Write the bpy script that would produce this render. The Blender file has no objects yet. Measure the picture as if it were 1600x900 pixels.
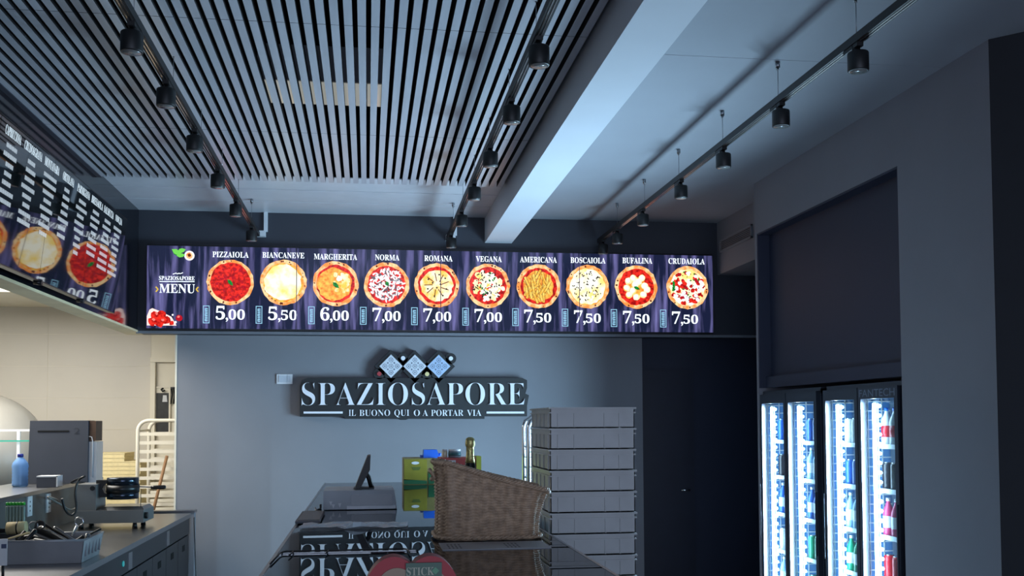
import bpy, bmesh, math, random
from mathutils import Vector, Matrix
random.seed(7)
PI = math.pi
SC = bpy.context.scene
COL = SC.collection

# ------------------------------------------------------------------ camera
F, PPX, PPY = 1600.0, 800.0, 591.0
YAW, PITCH, ROLL, CAMZ = .1407, .0426, -.0049, 1.6
_cy, _sy = math.cos(YAW), math.sin(YAW)
_cp, _sp = math.cos(PITCH), math.sin(PITCH)
FW = Vector((_sy*_cp, _cy*_cp, _sp))
_r0 = Vector((_cy, -_sy, 0)); _u0 = _r0.cross(FW)
RT = math.cos(ROLL)*_r0 + math.sin(ROLL)*_u0
UP = -math.sin(ROLL)*_r0 + math.cos(ROLL)*_u0
CAM = Vector((0, 0, CAMZ))
cd = bpy.data.cameras.new('camera'); cam = bpy.data.objects.new('camera', cd); COL.objects.link(cam)
cd.sensor_width = 36; cd.lens = F*36/1600
cd.shift_y = (PPY-450)/1600; cd.clip_start = .05
cam.matrix_world = Matrix(((RT.x, UP.x, -FW.x, 0), (RT.y, UP.y, -FW.y, 0), (RT.z, UP.z, -FW.z, CAMZ), (0, 0, 0, 1)))
SC.camera = cam
SC.view_settings.view_transform = 'Standard'
SC.view_settings.look = 'None'
SC.view_settings.exposure = 0.0
SC.view_settings.gamma = 1.0
SC.view_settings.use_curve_mapping = False
SC.cycles.max_bounces = 8
SC.cycles.transparent_max_bounces = 16
SC.cycles.caustics_reflective = False
SC.cycles.caustics_refractive = False
SC.cycles.sample_clamp_indirect = 4

def ray(px, py): return (px-PPX)/F*RT - (py-PPY)/F*UP + FW
def atY(px, py, Y): d = ray(px, py); return CAM + d*(Y/d.y)      # where the sight line through a photo point meets the plane y = Y
def atX(px, py, X): d = ray(px, py); return CAM + d*(X/d.x)
def atZ(px, py, Z): d = ray(px, py); return CAM + d*((Z-CAMZ)/d.z)

# ------------------------------------------------------------------ world and lights
w = bpy.data.worlds.new('world'); SC.world = w; w.use_nodes = True
bg = w.node_tree.nodes['Background']; bg.inputs[0].default_value = (.45, .6, 1, 1); bg.inputs[1].default_value = .12

def area(name, loc, rot, sx, sy, power, color, spread=PI):
    l = bpy.data.lights.new(name, 'AREA'); l.shape = 'RECTANGLE'; l.size = sx; l.size_y = sy
    l.energy = power; l.color = color; l.spread = spread
    o = bpy.data.objects.new(name, l); o.location = loc; o.rotation_euler = rot; COL.objects.link(o); return o
P_FRIDGE, P_KITCHEN, P_DAY = 88, 142, 160
FRIDGE_DOORS = [(5.12, 5.565), (5.575, 6.02), (6.12, 6.59), (6.60, 7.05)]     # y range of each cooler door, nearest first
for d0, d1 in FRIDGE_DOORS:          # the tube behind each cooler door
    area('cooler_light', (2.836, d1-.11, .95), (0, PI/2, 0), 1.5, .036, P_FRIDGE, (.58, .755, 1)).rotation_euler = (0, PI/2, 0)
area('kitchen_light', (-3.1, 7.6, 2.66), (0, 0, 0), 1.6, 2.4, P_KITCHEN, (1, .96, .88))
area('daylight', (.8, -2.9, 1.45), (PI/2, 0, 0), 4.4, 1.7, P_DAY, (.62, .74, 1))

# ------------------------------------------------------------------ materials
def lin(c): return tuple((v/255/12.92 if v/255 <= .04045 else ((v/255+.055)/1.055)**2.4) for v in c)
MATS = {}
def nt(name):
    m = bpy.data.materials.new(name); m.use_nodes = True; n = m.node_tree
    return m, n, n.nodes['Principled BSDF']
def mat(name, c, rough=.5, metal=0, spec=.5, var=.06, scale=6, bump=0, bscale=60, ior=1.5, c2=None, stretch=None, trans=0, coat=0):
    """paint / plastic / metal: base colour varied by noise, optional bump"""
    if name in MATS: return MATS[name]
    m, n, b = nt(name)
    c1 = lin(c)
    cc = lin(c2) if c2 else tuple(v*(1-var*2) for v in c1)
    tc = n.nodes.new('ShaderNodeTexCoord'); mp = n.nodes.new('ShaderNodeMapping')
    n.links.new(tc.outputs['Object'], mp.inputs[0])
    if stretch: mp.inputs['Scale'].default_value = stretch
    ns = n.nodes.new('ShaderNodeTexNoise'); ns.inputs['Scale'].default_value = scale; ns.inputs['Detail'].default_value = 4
    n.links.new(mp.outputs[0], ns.inputs[0])
    rp = n.nodes.new('ShaderNodeValToRGB'); rp.color_ramp.elements[0].position = .35; rp.color_ramp.elements[1].position = .65
    rp.color_ramp.elements[0].color = (*cc, 1); rp.color_ramp.elements[1].color = (*c1, 1)
    n.links.new(ns.outputs[0], rp.inputs[0]); n.links.new(rp.outputs[0], b.inputs['Base Color'])
    b.inputs['Roughness'].default_value = rough; b.inputs['Metallic'].default_value = metal
    b.inputs['Specular IOR Level'].default_value = spec; b.inputs['IOR'].default_value = ior
    b.inputs['Transmission Weight'].default_value = trans; b.inputs['Coat Weight'].default_value = coat
    if bump:
        n2 = n.nodes.new('ShaderNodeTexNoise'); n2.inputs['Scale'].default_value = bscale; n2.inputs['Detail'].default_value = 3
        n.links.new(mp.outputs[0], n2.inputs[0])
        bp = n.nodes.new('ShaderNodeBump'); bp.inputs['Strength'].default_value = bump; bp.inputs['Distance'].default_value = .01
        n.links.new(n2.outputs[0], bp.inputs['Height']); n.links.new(bp.outputs[0], b.inputs['Normal'])
    MATS[name] = m; return m
def glow(name, c, strength=1, c2=None, scale=40, lo=.4, hi=.6, stretch=None):
    """a lit screen pixel area: emission varied by noise, glossy front"""
    if name in MATS: return MATS[name]
    m, n, b = nt(name)
    b.inputs['Base Color'].default_value = (.004, .004, .005, 1); b.inputs['Roughness'].default_value = .12
    b.inputs['Emission Strength'].default_value = strength
    if c2:
        tc = n.nodes.new('ShaderNodeTexCoord'); mp = n.nodes.new('ShaderNodeMapping'); n.links.new(tc.outputs['Object'], mp.inputs[0])
        if stretch: mp.inputs['Scale'].default_value = stretch
        ns = n.nodes.new('ShaderNodeTexNoise'); ns.inputs['Scale'].default_value = scale; ns.inputs['Detail'].default_value = 5
        n.links.new(mp.outputs[0], ns.inputs[0])
        rp = n.nodes.new('ShaderNodeValToRGB'); rp.color_ramp.elements[0].position = lo; rp.color_ramp.elements[1].position = hi
        rp.color_ramp.elements[0].color = (*lin(c), 1); rp.color_ramp.elements[1].color = (*lin(c2), 1)
        n.links.new(ns.outputs[0], rp.inputs[0]); n.links.new(rp.outputs[0], b.inputs['Emission Color'])
    else: b.inputs['Emission Color'].default_value = (*lin(c), 1)
    MATS[name] = m; return m
def glass(name, tint=(235, 245, 245), ior=1.5, rough=.0):
    """thin pane: see-through, mirrored more at a glancing angle"""
    if name in MATS: return MATS[name]
    m = bpy.data.materials.new(name); m.use_nodes = True; n = m.node_tree; n.nodes.clear()
    o = n.nodes.new('ShaderNodeOutputMaterial'); mx = n.nodes.new('ShaderNodeMixShader'); fr = n.nodes.new('ShaderNodeFresnel')
    t = n.nodes.new('ShaderNodeBsdfTransparent'); g = n.nodes.new('ShaderNodeBsdfGlossy')
    t.inputs[0].default_value = (*lin(tint), 1); g.inputs['Roughness'].default_value = rough; ge = n.nodes.new('ShaderNodeNewGeometry'); mi = n.nodes.new('ShaderNodeMix')
    mi.inputs[2].default_value = ior; mi.inputs[3].default_value = 1/ior       # both faces of the pane reflect alike
    n.links.new(ge.outputs['Backfacing'], mi.inputs[0]); n.links.new(mi.outputs[0], fr.inputs[0])
    n.links.new(fr.outputs[0], mx.inputs[0]); n.links.new(t.outputs[0], mx.inputs[1]); n.links.new(g.outputs[0], mx.inputs[2])
    n.links.new(mx.outputs[0], o.inputs[0]); MATS[name] = m; return m

# ------------------------------------------------------------------ mesh helpers
ORIG = {}
class MB:
    """collects shapes (world coordinates) for ONE mesh object"""
    def __init__(s): s.bm = bmesh.new(); s.mi = 0
    def _f(s, vs, smooth=False):
        try: f = s.bm.faces.new(vs)
        except ValueError: return None
        f.material_index = s.mi; f.smooth = smooth; return f
    def box(s, x0, x1, y0, y1, z0, z1, taper=None):
        t = taper or 0
        v = [s.bm.verts.new(p) for p in ((x0+t, y0+t, z0), (x1-t, y0+t, z0), (x1-t, y1-t, z0), (x0+t, y1-t, z0), (x0, y0, z1), (x1, y0, z1), (x1, y1, z1), (x0, y1, z1))]
        for q in ((3, 2, 1, 0), (4, 5, 6, 7), (0, 1, 5, 4), (1, 2, 6, 5), (2, 3, 7, 6), (3, 0, 4, 7)): s._f([v[i] for i in q])
        return s
    def hexa(s, pts):
        v = [s.bm.verts.new(p) for p in pts]
        for q in ((3, 2, 1, 0), (4, 5, 6, 7), (0, 1, 5, 4), (1, 2, 6, 5), (2, 3, 7, 6), (3, 0, 4, 7)): s._f([v[i] for i in q])
        return s
    def prism(s, pts, dvec):
        """polygon swept along dvec"""
        d = Vector(dvec); a = [s.bm.verts.new(Vector(p)) for p in pts]; b = [s.bm.verts.new(Vector(p)+d) for p in pts]
        s._f(a[::-1]); s._f(b); n = len(a)
        for i in range(n): s._f([a[i], a[(i+1) % n], b[(i+1) % n], b[i]])
        return s
    def poly(s, pts): s._f([s.bm.verts.new(Vector(p)) for p in pts]); return s
    def tube(s, path, r, seg=10, caps=True, closed=False):
        path = [Vector(p) for p in path]; n = len(path); rings = []
        rr = r if isinstance(r, (list, tuple)) else [r]*n
        prev = None
        for i, p in enumerate(path):
            a = path[i-1] if (i > 0 or closed) else path[0]; b = path[(i+1) % n] if (i < n-1 or closed) else path[-1]
            t = (b-a).normalized()
            if prev is None:
                h = Vector((0, 0, 1)) if abs(t.z) < .9 else Vector((1, 0, 0)); u = t.cross(h).normalized()
            else:
                u = prev - t*prev.dot(t)
                u = u.normalized() if u.length > 1e-6 else t.orthogonal().normalized()
            prev = u; v = t.cross(u)
            rings.append([s.bm.verts.new(p + (u*math.cos(2*PI*k/seg) + v*math.sin(2*PI*k/seg))*rr[i]) for k in range(seg)])
        m = n if closed else n-1
        for i in range(m):
            A, B = rings[i], rings[(i+1) % n]
            for k in range(seg): s._f([A[k], A[(k+1) % seg], B[(k+1) % seg], B[k]], True)
        if caps and not closed: s._f(rings[0][::-1]); s._f(rings[-1])
        return s
    def cyl(s, p0, p1, r0, r1=None, seg=20): return s.tube([p0, p1], [r0, r1 if r1 is not None else r0], seg)
    def lathe(s, prof, c, seg=20, smooth=True):
        """profile of (radius, height) turned about the vertical through c"""
        c = Vector(c); rings = []
        for r, z in prof: rings.append([s.bm.verts.new(c + Vector((max(r, 1e-4)*math.cos(2*PI*k/seg), max(r, 1e-4)*math.sin(2*PI*k/seg), z))) for k in range(seg)])
        for A, B in zip(rings, rings[1:]):
            for k in range(seg): s._f([A[k], A[(k+1) % seg], B[(k+1) % seg], B[k]], smooth)
        s._f(rings[0][::-1]); s._f(rings[-1]); return s
    def add(s, polys, o, u, v, lift=0.0, depth=0.0):
        """2-D polygons onto the plane o + a*u + b*v, lifted along its normal; depth extrudes back to the plane"""
        u, v, o = Vector(u), Vector(v), Vector(o); n = u.cross(v).normalized()
        for p in polys:
            f = [o + u*a + v*b + n*lift for a, b in p]
            if depth: s.prism([q - n*depth for q in f], n*depth)
            else: s.poly(f)
        return s
    def build(s, name, mats, parent=None, bevel=0, smooth_angle=None):
        bm = s.bm
        if bevel:
            bmesh.ops.bevel(bm, geom=[e for e in bm.edges if len(e.link_faces) == 2 and e.calc_face_angle(0) > .6], offset=bevel, segments=2, affect='EDGES', profile=.6)
        off = ORIG.get(parent.name, Vector()) if parent else Vector()
        if parent is None:
            zs = [v.co for v in bm.verts]
            lo = Vector((min(v[i] for v in zs) for i in range(3))); hi = Vector((max(v[i] for v in zs) for i in range(3)))
            off = Vector(((lo.x+hi.x)/2, (lo.y+hi.y)/2, lo.z))
        for v in bm.verts: v.co -= off
        me = bpy.data.meshes.new(name); bm.to_mesh(me); bm.free()
        for m in (mats if isinstance(mats, (list, tuple)) else [mats]): me.materials.append(m)
        o = bpy.data.objects.new(name, me); COL.objects.link(o)
        if parent: o.parent = parent
        else: o.location = off
        ORIG[o.name] = off.copy()
        return o
def smooth(path, n=6):
    """rounded run through the given points"""
    P = [Vector(p) for p in path]; o = []
    for i in range(len(P)-1):
        a, b, c, d = P[max(i-1, 0)], P[i], P[i+1], P[min(i+2, len(P)-1)]
        for k in range(n):
            t = k/n; o.append(.5*((2*b)+(c-a)*t+(2*a-5*b+4*c-d)*t*t+(3*b-a-3*c+d)*t*t*t))
    return o+[P[-1]]
def tag(o, label, cat, group=None):
    o['label'] = label; o['category'] = cat
    if group: o['group'] = group
    return o
def thing(name, label, cat, loc, group=None):
    o = bpy.data.objects.new(name, None); COL.objects.link(o); o.location = loc; o.empty_display_size = .05
    ORIG[o.name] = Vector(loc); return tag(o, label, cat, group)
def struct(o): o['kind'] = 'structure'; return o
def dup(root, loc, label=None, group=None):
    r = root.copy(); COL.objects.link(r); r.location = loc
    if label: r['label'] = label
    if group: r['group'] = group
    for ch in list(root.children):
        c = ch.copy(); COL.objects.link(c); c.parent = r
        for g in list(ch.children):
            d = g.copy(); COL.objects.link(d); d.parent = c
    return r
ORD = ['first', 'second', 'third', 'fourth', 'fifth', 'sixth', 'seventh', 'eighth', 'ninth', 'tenth', 'eleventh', 'twelfth', 'thirteenth', 'fourteenth', 'fifteenth', 'sixteenth']

# lettering: serif capitals and figures as filled outlines
def serif(s):
    r = ''
    for ch in s:
        if 'A' <= ch <= 'Z': r += chr(0x1D400+ord(ch)-65)
        elif '0' <= ch <= '9': r += chr(0x1D7CE+ord(ch)-48)
        else: r += ch
    return r
def letters(s, plain=False, thin=0.0, res=3):
    """polygons of a word, normalised to a unit box"""
    c = bpy.data.curves.new('w', 'FONT'); c.body = s if plain else serif(s); c.fill_mode = 'FRONT'; c.resolution_u = res; c.offset = thin
    o = bpy.data.objects.new('w', c); COL.objects.link(o); bpy.context.view_layer.update()
    me = bpy.data.meshes.new_from_object(o.evaluated_get(bpy.context.evaluated_depsgraph_get()))
    vs = [v.co.copy() for v in me.vertices]; ps = [[(vs[i].x, vs[i].y) for i in p.vertices] for p in me.polygons]
    bpy.data.objects.remove(o); bpy.data.curves.remove(c); bpy.data.meshes.remove(me)
    xs = [v.x for v in vs]; ys = [v.y for v in vs]; x0, x1, y0, y1 = min(xs), max(xs), min(ys), max(ys)
    return [[((x-x0)/(x1-x0), (y-y0)/(y1-y0)) for x, y in p] for p in ps]
def fit(polys, x0, x1, y0, y1): return [[(x0+a*(x1-x0), y0+b*(y1-y0)) for a, b in p] for p in polys]
def ngon(cx, cy, r, n=24, wob=0.0, ry=None, rot=0):
    o = []
    for k in range(n):
        a = 2*PI*k/n; q = 1+random.uniform(-wob, wob); x, y = r*q*math.cos(a), (ry or r)*q*math.sin(a)
        o.append((cx+x*math.cos(rot)-y*math.sin(rot), cy+x*math.sin(rot)+y*math.cos(rot)))
    return o
def bar2(x0, y0, x1, y1, w):
    d = Vector((x1-x0, y1-y0)); n = Vector((-d.y, d.x)).normalized()*w/2
    return [(x0+n.x, y0+n.y), (x0-n.x, y0-n.y), (x1-n.x, y1-n.y), (x1+n.x, y1+n.y)]

# palette
M_wall = mat('grey_wall_paint', (132, 134, 140), .75, var=.03, scale=2, bump=.03)
M_wallr = mat('taupe_wall_paint', (126, 124, 131), .75, var=.03, scale=2, bump=.03)
M_dark = mat('dark_navy_paint', (30, 38, 58), .55, var=.04, scale=2)
M_lacq = mat('black_lacquer', (20, 22, 28), .10, var=.03, ior=1.55)
M_soff = mat('dark_soffit_paint', (52, 55, 64), .55, var=.04, scale=2)
M_ceil = mat('ceiling_paint', (152, 154, 160), .8, var=.03, scale=1.5, bump=.02)
M_beam = mat('beam_paint', (205, 208, 214), .75, var=.02, scale=2)
M_slat = mat('painted_slat', (186, 186, 192), .3, var=.06, scale=3, stretch=(8, .6, 1))
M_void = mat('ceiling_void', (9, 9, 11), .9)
M_floor = mat('floor_tile', (92, 92, 96), .35, var=.1, scale=3)
M_black = mat('black_metal', (12, 13, 15), .5, var=.1, scale=20)
M_blackp = mat('black_plastic', (16, 17, 19), .35, var=.08)
M_copper = mat('track_contact', (200, 190, 185), .25, metal=1)
M_white = mat('white_plastic', (215, 218, 222), .4, var=.03)
M_steel = mat('brushed_steel', (150, 152, 156), .28, metal=1, var=.08, scale=8, stretch=(1, 30, 1))
M_dsteel = mat('dark_steel_front', (40, 43, 48), .38, metal=.6, var=.08, scale=8)
M_chrome = mat('chrome', (210, 212, 215), .12, metal=1)
M_cream = mat('cream_tile', (208, 203, 192), .4, var=.03, scale=1.5)
M_creamp = mat('cream_paint', (232, 226, 208), .5, var=.02)
M_card = mat('pale_cardboard', (236, 220, 170), .7, var=.06, scale=30)
M_brown = mat('brown_board', (86, 62, 46), .7, var=.1, scale=12)
M_greybox = mat('slate_panel', (62, 66, 76), .5, var=.05)
M_wick = mat('brown_wicker', (184, 154, 126), .5, var=.2, scale=40, bump=.3, bscale=200)
M_tray = mat('white_tray_plastic', (184, 185, 184), .4, var=.04, scale=10)
M_glass = glass('clear_glass'); M_top = glass('glass_top', (200, 215, 220), 1.55)
M_teal = mat('glass_edge', (60, 160, 140), .2)
M_red = mat('red_card', (140, 16, 30), .6, var=.05)
M_green = mat('green_label', (24, 66, 48), .5)
M_blue = mat('blue_plastic', (20, 96, 205), .35)

# ------------------------------------------------------------------ structure
ZC = 3.33
XW = 2.8
b = MB(); b.box(-5.2, 4.2, -3.1, 10.5, -.1, 0); struct(b.build('floor', M_floor))
# plasterboard ceiling on the right of the beam and over the front of the room, two boards with a fine joint
b = MB(); b.box(1.2, 4.2, 4.62, 8.7, ZC, ZC+.12); b.box(1.2, 4.2, -3.1, 4.616, ZC, ZC+.12); b.box(1.2, 4.2, 4.6, 4.64, ZC+.004, ZC+.12)
struct(b.build('ceiling', M_ceil))
# white plank ceiling strip beyond the slats, planks run across with shadow gaps
b = MB()
for y0, y1 in ((7.27, 7.685), (7.705, 8.115), (8.135, 8.60)): b.box(-1.95, .99, y0, y1, ZC, ZC+.03)
struct(b.build('ceiling_plank', mat('plank_paint', (214, 215, 220), .35, var=.03)))
b = MB(); n = 49; p = 2.78/n
for i in range(n):
    x = -1.80 + i*p
    y = -1.0
    for ye in (1.9, 4.35, 6.02, 7.262):
        f0 = len(b.bm.faces); b.box(x, x+.035, y, ye-.004, 3.29, 3.335); y = ye
        b.bm.faces.ensure_lookup_table()
        for f in b.bm.faces[f0+1:]: f.material_index = 1        # only the underside is pale, the other faces are near black
slats = struct(b.build('ceiling_slats', [M_slat, mat('black_slat_side', (20, 20, 23), .95)]))
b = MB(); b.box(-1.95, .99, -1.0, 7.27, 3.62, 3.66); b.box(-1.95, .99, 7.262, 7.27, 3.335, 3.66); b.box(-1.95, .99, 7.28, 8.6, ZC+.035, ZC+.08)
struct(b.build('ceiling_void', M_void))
b = MB(); b.box(-1.83, -1.80, -1.0, 7.27, 3.285, 3.36); struct(b.build('trim_1', M_soff))
# pale fitting seen through the slats, given a faint glow
t = thing('ceiling_lamp', 'faintly lit white lamp glimpsed through the gaps of the slatted ceiling', 'lamp', (-.24, 5.7, 3.42))
b = MB(); b.box(-.58, .10, 5.50, 5.92, 3.43, 3.62); b.build('lamp_housing', M_white, t, bevel=.01)
for x0, x1 in ((-.56, -.34), (-.32, -.02), (.0, .08)): b = MB(); b.box(x0, x1, 5.52, 5.90, 3.425, 3.4295); b.build('diffuser', glow('dim_diffuser', (212, 214, 205), .42), t)
b = MB(); b.box(.985, 1.214, -3.0, 8.6, 3.115, ZC+.1); struct(b.build('beam', M_beam))
# back soffit carrying the displays
b = MB(); b.box(-1.83, 3.62, 8.56, 8.80, 2.335, ZC+.1); struct(b.build('soffit_back', M_soff))
b = MB(); b.box(-1.84, 3.62, 8.548, 8.56, 2.325, 2.347); struct(b.build('trim_2', mat('soffit_edge', (120, 124, 132), .4)))
# left soffit between shop and kitchen
b = MB(); b.box(-1.95, -1.83, -1.0, 8.80, 2.352, ZC+.3); struct(b.build('soffit_left', [M_lacq]))
b = MB(); b.box(-1.962, -1.826, -1.0, 8.80, 2.335, 2.352); struct(b.build('trim_3', mat('soffit_bounce_tint', (214, 196, 158), .6)))  # beige paints in the warm light bounced from the kitchen
# back wall, dark door wall
b = MB(); b.box(-1.564, 2.411, 8.80, 8.92, 0, ZC); struct(b.build('wall_back', M_wall))
b = MB(); b.box(-1.578, -1.564, 8.795, 8.925, 0, 2.34); struct(b.build('trim_4', M_creamp))
b = MB(); b.box(2.411, 3.9, 8.98, 9.1, 0, ZC); b.box(2.411, 2.43, 8.92, 8.98, 0, ZC); struct(b.build('wall_back_dark', M_dark))
dr = bpy.data.objects.new('door_1', None); COL.objects.link(dr); dr.location = (2.68, 8.97, 0); ORIG['door_1'] = Vector((2.68, 8.97, 0)); struct(dr)
b = MB(); b.box(2.435, 2.93, 8.955, 8.98, 0, 2.06); b.build('door_leaf', mat('dark_door', (30, 36, 52), .4), dr, bevel=.004)
b = MB(); b.cyl((2.875, 8.955, .98), (2.875, 8.92, .98), .008); b.cyl((2.875, 8.92, .98), (2.795, 8.92, .98), .009); b.build('door_handle', M_chrome, dr)
# right wall with the cooler niche
b = MB()
b.box(XW, 3.55, 4.245, 5.07, 0, ZC); b.box(XW, 3.55, 5.07, 7.066, 2.955, ZC); b.box(XW, 3.55, 7.066, 7.10, 0, ZC)
b.box(3.5, 3.55, 5.07, 7.066, 0, 2.955)
struct(b.build('wall_right', M_wallr))
b = MB(); b.box(2.89, 2.93, 5.07, 7.066, 1.90, 2.955); b.box(2.85, 2.93, 5.07, 7.066, 1.835, 1.915)
b.box(2.803, 2.93, 7.052, 7.066, 1.835, 2.955); b.box(2.803, 2.93, 5.07, 5.084, 1.835, 2.955); b.box(2.803, 2.93, 5.07, 7.066, 2.943, 2.955)
struct(b.build('wall_right_panel', mat('dark_infill', (33, 38, 58), .6, var=.04, scale=1.5)))
b = MB(); b.prism([(2.8, 4.244, 0), (3.75, 3.25, 0), (3.9, 3.4, 0), (3.2, 4.244, 0)], (0, 0, ZC)); struct(b.build('wall_right_corner', mat('charcoal_paint', (24, 25, 32), .7)))
b = MB(); b.box(3.75, 3.9, -3.1, 3.3, 0, ZC); struct(b.build('wall_right_front', M_wallr))
b = MB(); b.box(3.03, 3.6, 7.10, 8.56, 2.872, ZC); struct(b.build('bulkhead', M_wallr))
b = MB(); b.box(3.62, 3.75, 7.1, 9.1, 0, ZC); struct(b.build('wall_right_rear', M_dark))
# front of shop (behind the viewer) with its window
b = MB(); b.box(-1.95, -1.5, -3.1, -3.0, 0, ZC); b.box(3.2, 3.9, -3.1, -3.0, 0, ZC); b.box(-1.5, 3.2, -3.1, -3.0, 2.85, ZC); b.box(-1.5, 3.2, -3.1, -3.0, 0, .5); struct(b.build('wall_front', M_wall))
b = MB(); b.box(-1.95, -1.83, -3.1, 3.6, 0, 2.335); b.box(-1.95, -1.83, -3.1, -1.0, 2.335, ZC); struct(b.build('wall_left', M_wall))
b = MB(); b.box(-1.95, 1.2, -3.1, -1.0, ZC, ZC+.1); struct(b.build('ceiling_front', M_ceil))
b = MB(); b.box(-1.95, 1.0, -1.02, -1.0, 3.28, 3.66); struct(b.build('trim_5', M_soff))
# kitchen shell
b = MB(); b.box(-5.1, -1.0, 10.3, 10.42, 0, 2.8)
struct(b.build('wall_kitchen_back', M_creamp))
b = MB()                                   # large cream wall tiles with fine joints
for i in range(4):
    for j in range(9):
        x0 = -4.98 + i*.98; z0 = .02 + j*.305
        if i < 3: b.box(x0, min(x0+.977, -2.075), 10.297, 10.3, z0, min(z0+.3025, 2.72))
struct(b.build('wall_kitchen_tiling', M_cream))
b = MB(); b.box(-5.1, -5.0, 3.6, 10.4, 0, 2.8); b.box(-5.1, -1.95, 3.5, 3.6, 0, 2.8); struct(b.build('wall_kitchen_left', M_cream))
b = MB(); b.box(-5.1, -1.9, 3.5, 10.42, 2.72, 2.8); b.box(-1.9, -.9, 8.93, 10.42, 2.72, 2.8); struct(b.build('ceiling_kitchen', M_creamp))
b = MB(); b.box(-1.1, -1.0, 8.93, 10.42, 0, 2.8); struct(b.build('wall_kitchen_right', M_cream))
dk = bpy.data.objects.new('door_2', None); COL.objects.link(dk); dk.location = (-1.7, 10.28, 0); ORIG['door_2'] = Vector((-1.7, 10.28, 0)); struct(dk)
b = MB(); b.box(-2.06, -2.015, 10.2, 10.298, 0, 2.188); b.box(-2.06, -1.2, 10.2, 10.298, 2.19, 2.235); b.box(-1.24, -1.2, 10.2, 10.298, 0, 2.19)
b.build('door_frame', M_creamp, dk, bevel=.004)
b = MB(); b.box(-2.013, -1.242, 10.25, 10.29, 0, 2.188); b.build('door_leaf', M_creamp, dk)

# ------------------------------------------------------------------ menu displays on the back soffit
YS = 8.50
SX = [-1.752+1.1795*k for k in range(5)]
SZ0, SZ1 = 2.364, 3.031
M_wood = glow('menu_wood_picture', (28, 35, 66), .9, (140, 136, 205), 2.2, .46, .80, (9, 1, .9))
M_txt = glow('menu_text_light', (232, 244, 255), 1.6)
M_tagl = glow('menu_tag_light', (150, 205, 235), 1.1)
M_yel = glow('menu_arrow_light', (235, 200, 70), 1.0)
M_crust = glow('pizza_crust', (250, 150, 70), 1.15, (255, 222, 165), 22, .38, .62)
M_char = glow('pizza_char', (120, 50, 25), .8)
M_sauce = glow('pizza_sauce', (150, 8, 12), 1.1, (255, 52, 38), 45, .35, .62)
M_chee = glow('pizza_cheese', (255, 205, 90), 1.2, (255, 250, 215), 14, .38, .6)
M_oran = glow('pizza_orange_cheese', (240, 125, 40), 1.15, (255, 205, 90), 28, .35, .62)
M_pale = glow('pizza_pale_cheese', (255, 226, 130), 1.25, (255, 255, 236), 9, .38, .58)
M_whit = glow('pizza_white', (235, 235, 240), 1.3)
M_grey = glow('pizza_grey', (120, 120, 130), .8)
M_basil = glow('pizza_basil', (10, 110, 45), .9, (30, 170, 60), 60)
M_olive = glow('pizza_olive', (50, 44, 40), .5)
M_fries = glow('pizza_fries', (240, 178, 60), 1.1, (255, 220, 110), 30)
M_ham = glow('pizza_ham', (190, 20, 40), 1.0)
M_pink = glow('menu_pink', (255, 130, 120), 1.1)
GM = [M_crust, M_char, M_sauce, M_chee, M_oran, M_pale, M_whit, M_grey, M_basil, M_olive, M_fries, M_ham, M_txt, M_tagl, M_yel, M_pink]
GI = {m.name: i for i, m in enumerate(GM)}
displays = []
for k in range(4):
    o = thing('menu_display', 'lit menu screen on the back soffit showing %s' % (['the menu heading and the red tomato pizza', 'the pizzas from margherita to norma', 'the two pizzas vegana and americana', 'the last pizzas, bufalina and crudaiola'][k]),
              'menu screen', ((SX[k]+SX[k+1])/2, 8.53, SZ0-.012), 'menu screens over the counter')
    b = MB(); b.box(SX[k]+.0005, SX[k+1]-.0005, 8.503, 8.55, SZ0-.012, SZ1+.012); b.build('housing', M_blackp, o, bevel=.002)
    b = MB(); b.box(SX[k]+.002, SX[k+1]-.002, YS, 8.503, SZ0, SZ1); b.build('screen', M_wood, o)
    displays.append(o)
def on_displays(name, polys_by_mat, mats=GM):
    """lay a picture on the row of screens; what crosses a seam is cut there and each side belongs to its own screen"""
    for k in range(4):
        bm = bmesh.new(); used = []
        for mn, polys, lay in polys_by_mat:
            for p in polys:
                if max(a for a, _ in p) <= SX[k]+.003 or min(a for a, _ in p) >= SX[k+1]-.003: continue
                f = bm.faces.new([bm.verts.new((a, YS-.0012-lay*.0008, c)) for a, c in p])
                if mn not in used: used.append(mn)
                f.material_index = used.index(mn)
        if not bm.faces: bm.free(); continue
        for xc, nn in ((SX[k]+.003, (-1, 0, 0)), (SX[k+1]-.003, (1, 0, 0))):
            bmesh.ops.bisect_plane(bm, geom=bm.verts[:]+bm.edges[:]+bm.faces[:], plane_co=(xc, 0, 0), plane_no=nn, clear_outer=True)
        if bm.faces:
            mb = MB(); mb.bm.free(); mb.bm = bm; mb.build(name, [MATS[u] for u in used], displays[k])
        else: bm.free()
def sp(px, py): q = atY(px, py, YS); return q.x, q.z
def word_px(s, x0, x1, y0, y1, thin=0.0, plain=False):
    """a word between photo columns x0..x1, from row y1 (base) up to y0, on the screens"""
    a0, _ = sp(x0, y1); a1, _ = sp(x1, y1); c = (x0+x1)/2; _, z0 = sp(c, y1); _, z1 = sp(c, y0)
    return fit(letters(s, plain, thin), a0, a1, z0, z1)
R = .186
def leaf(cx, cy, l, w, rot): return [(cx+x*math.cos(rot)-y*math.sin(rot), cy+x*math.sin(rot)+y*math.cos(rot)) for x, y in ((-l, 0), (-l*.4, w), (l*.3, w*.9), (l, 0), (l*.3, -w*.9), (-l*.4, -w))]
def scatter(n, rmax): 
    for _ in range(n):
        a = random.uniform(0, 2*PI); r = rmax*math.sqrt(random.random()); yield r*math.cos(a), r*math.sin(a)
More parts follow.
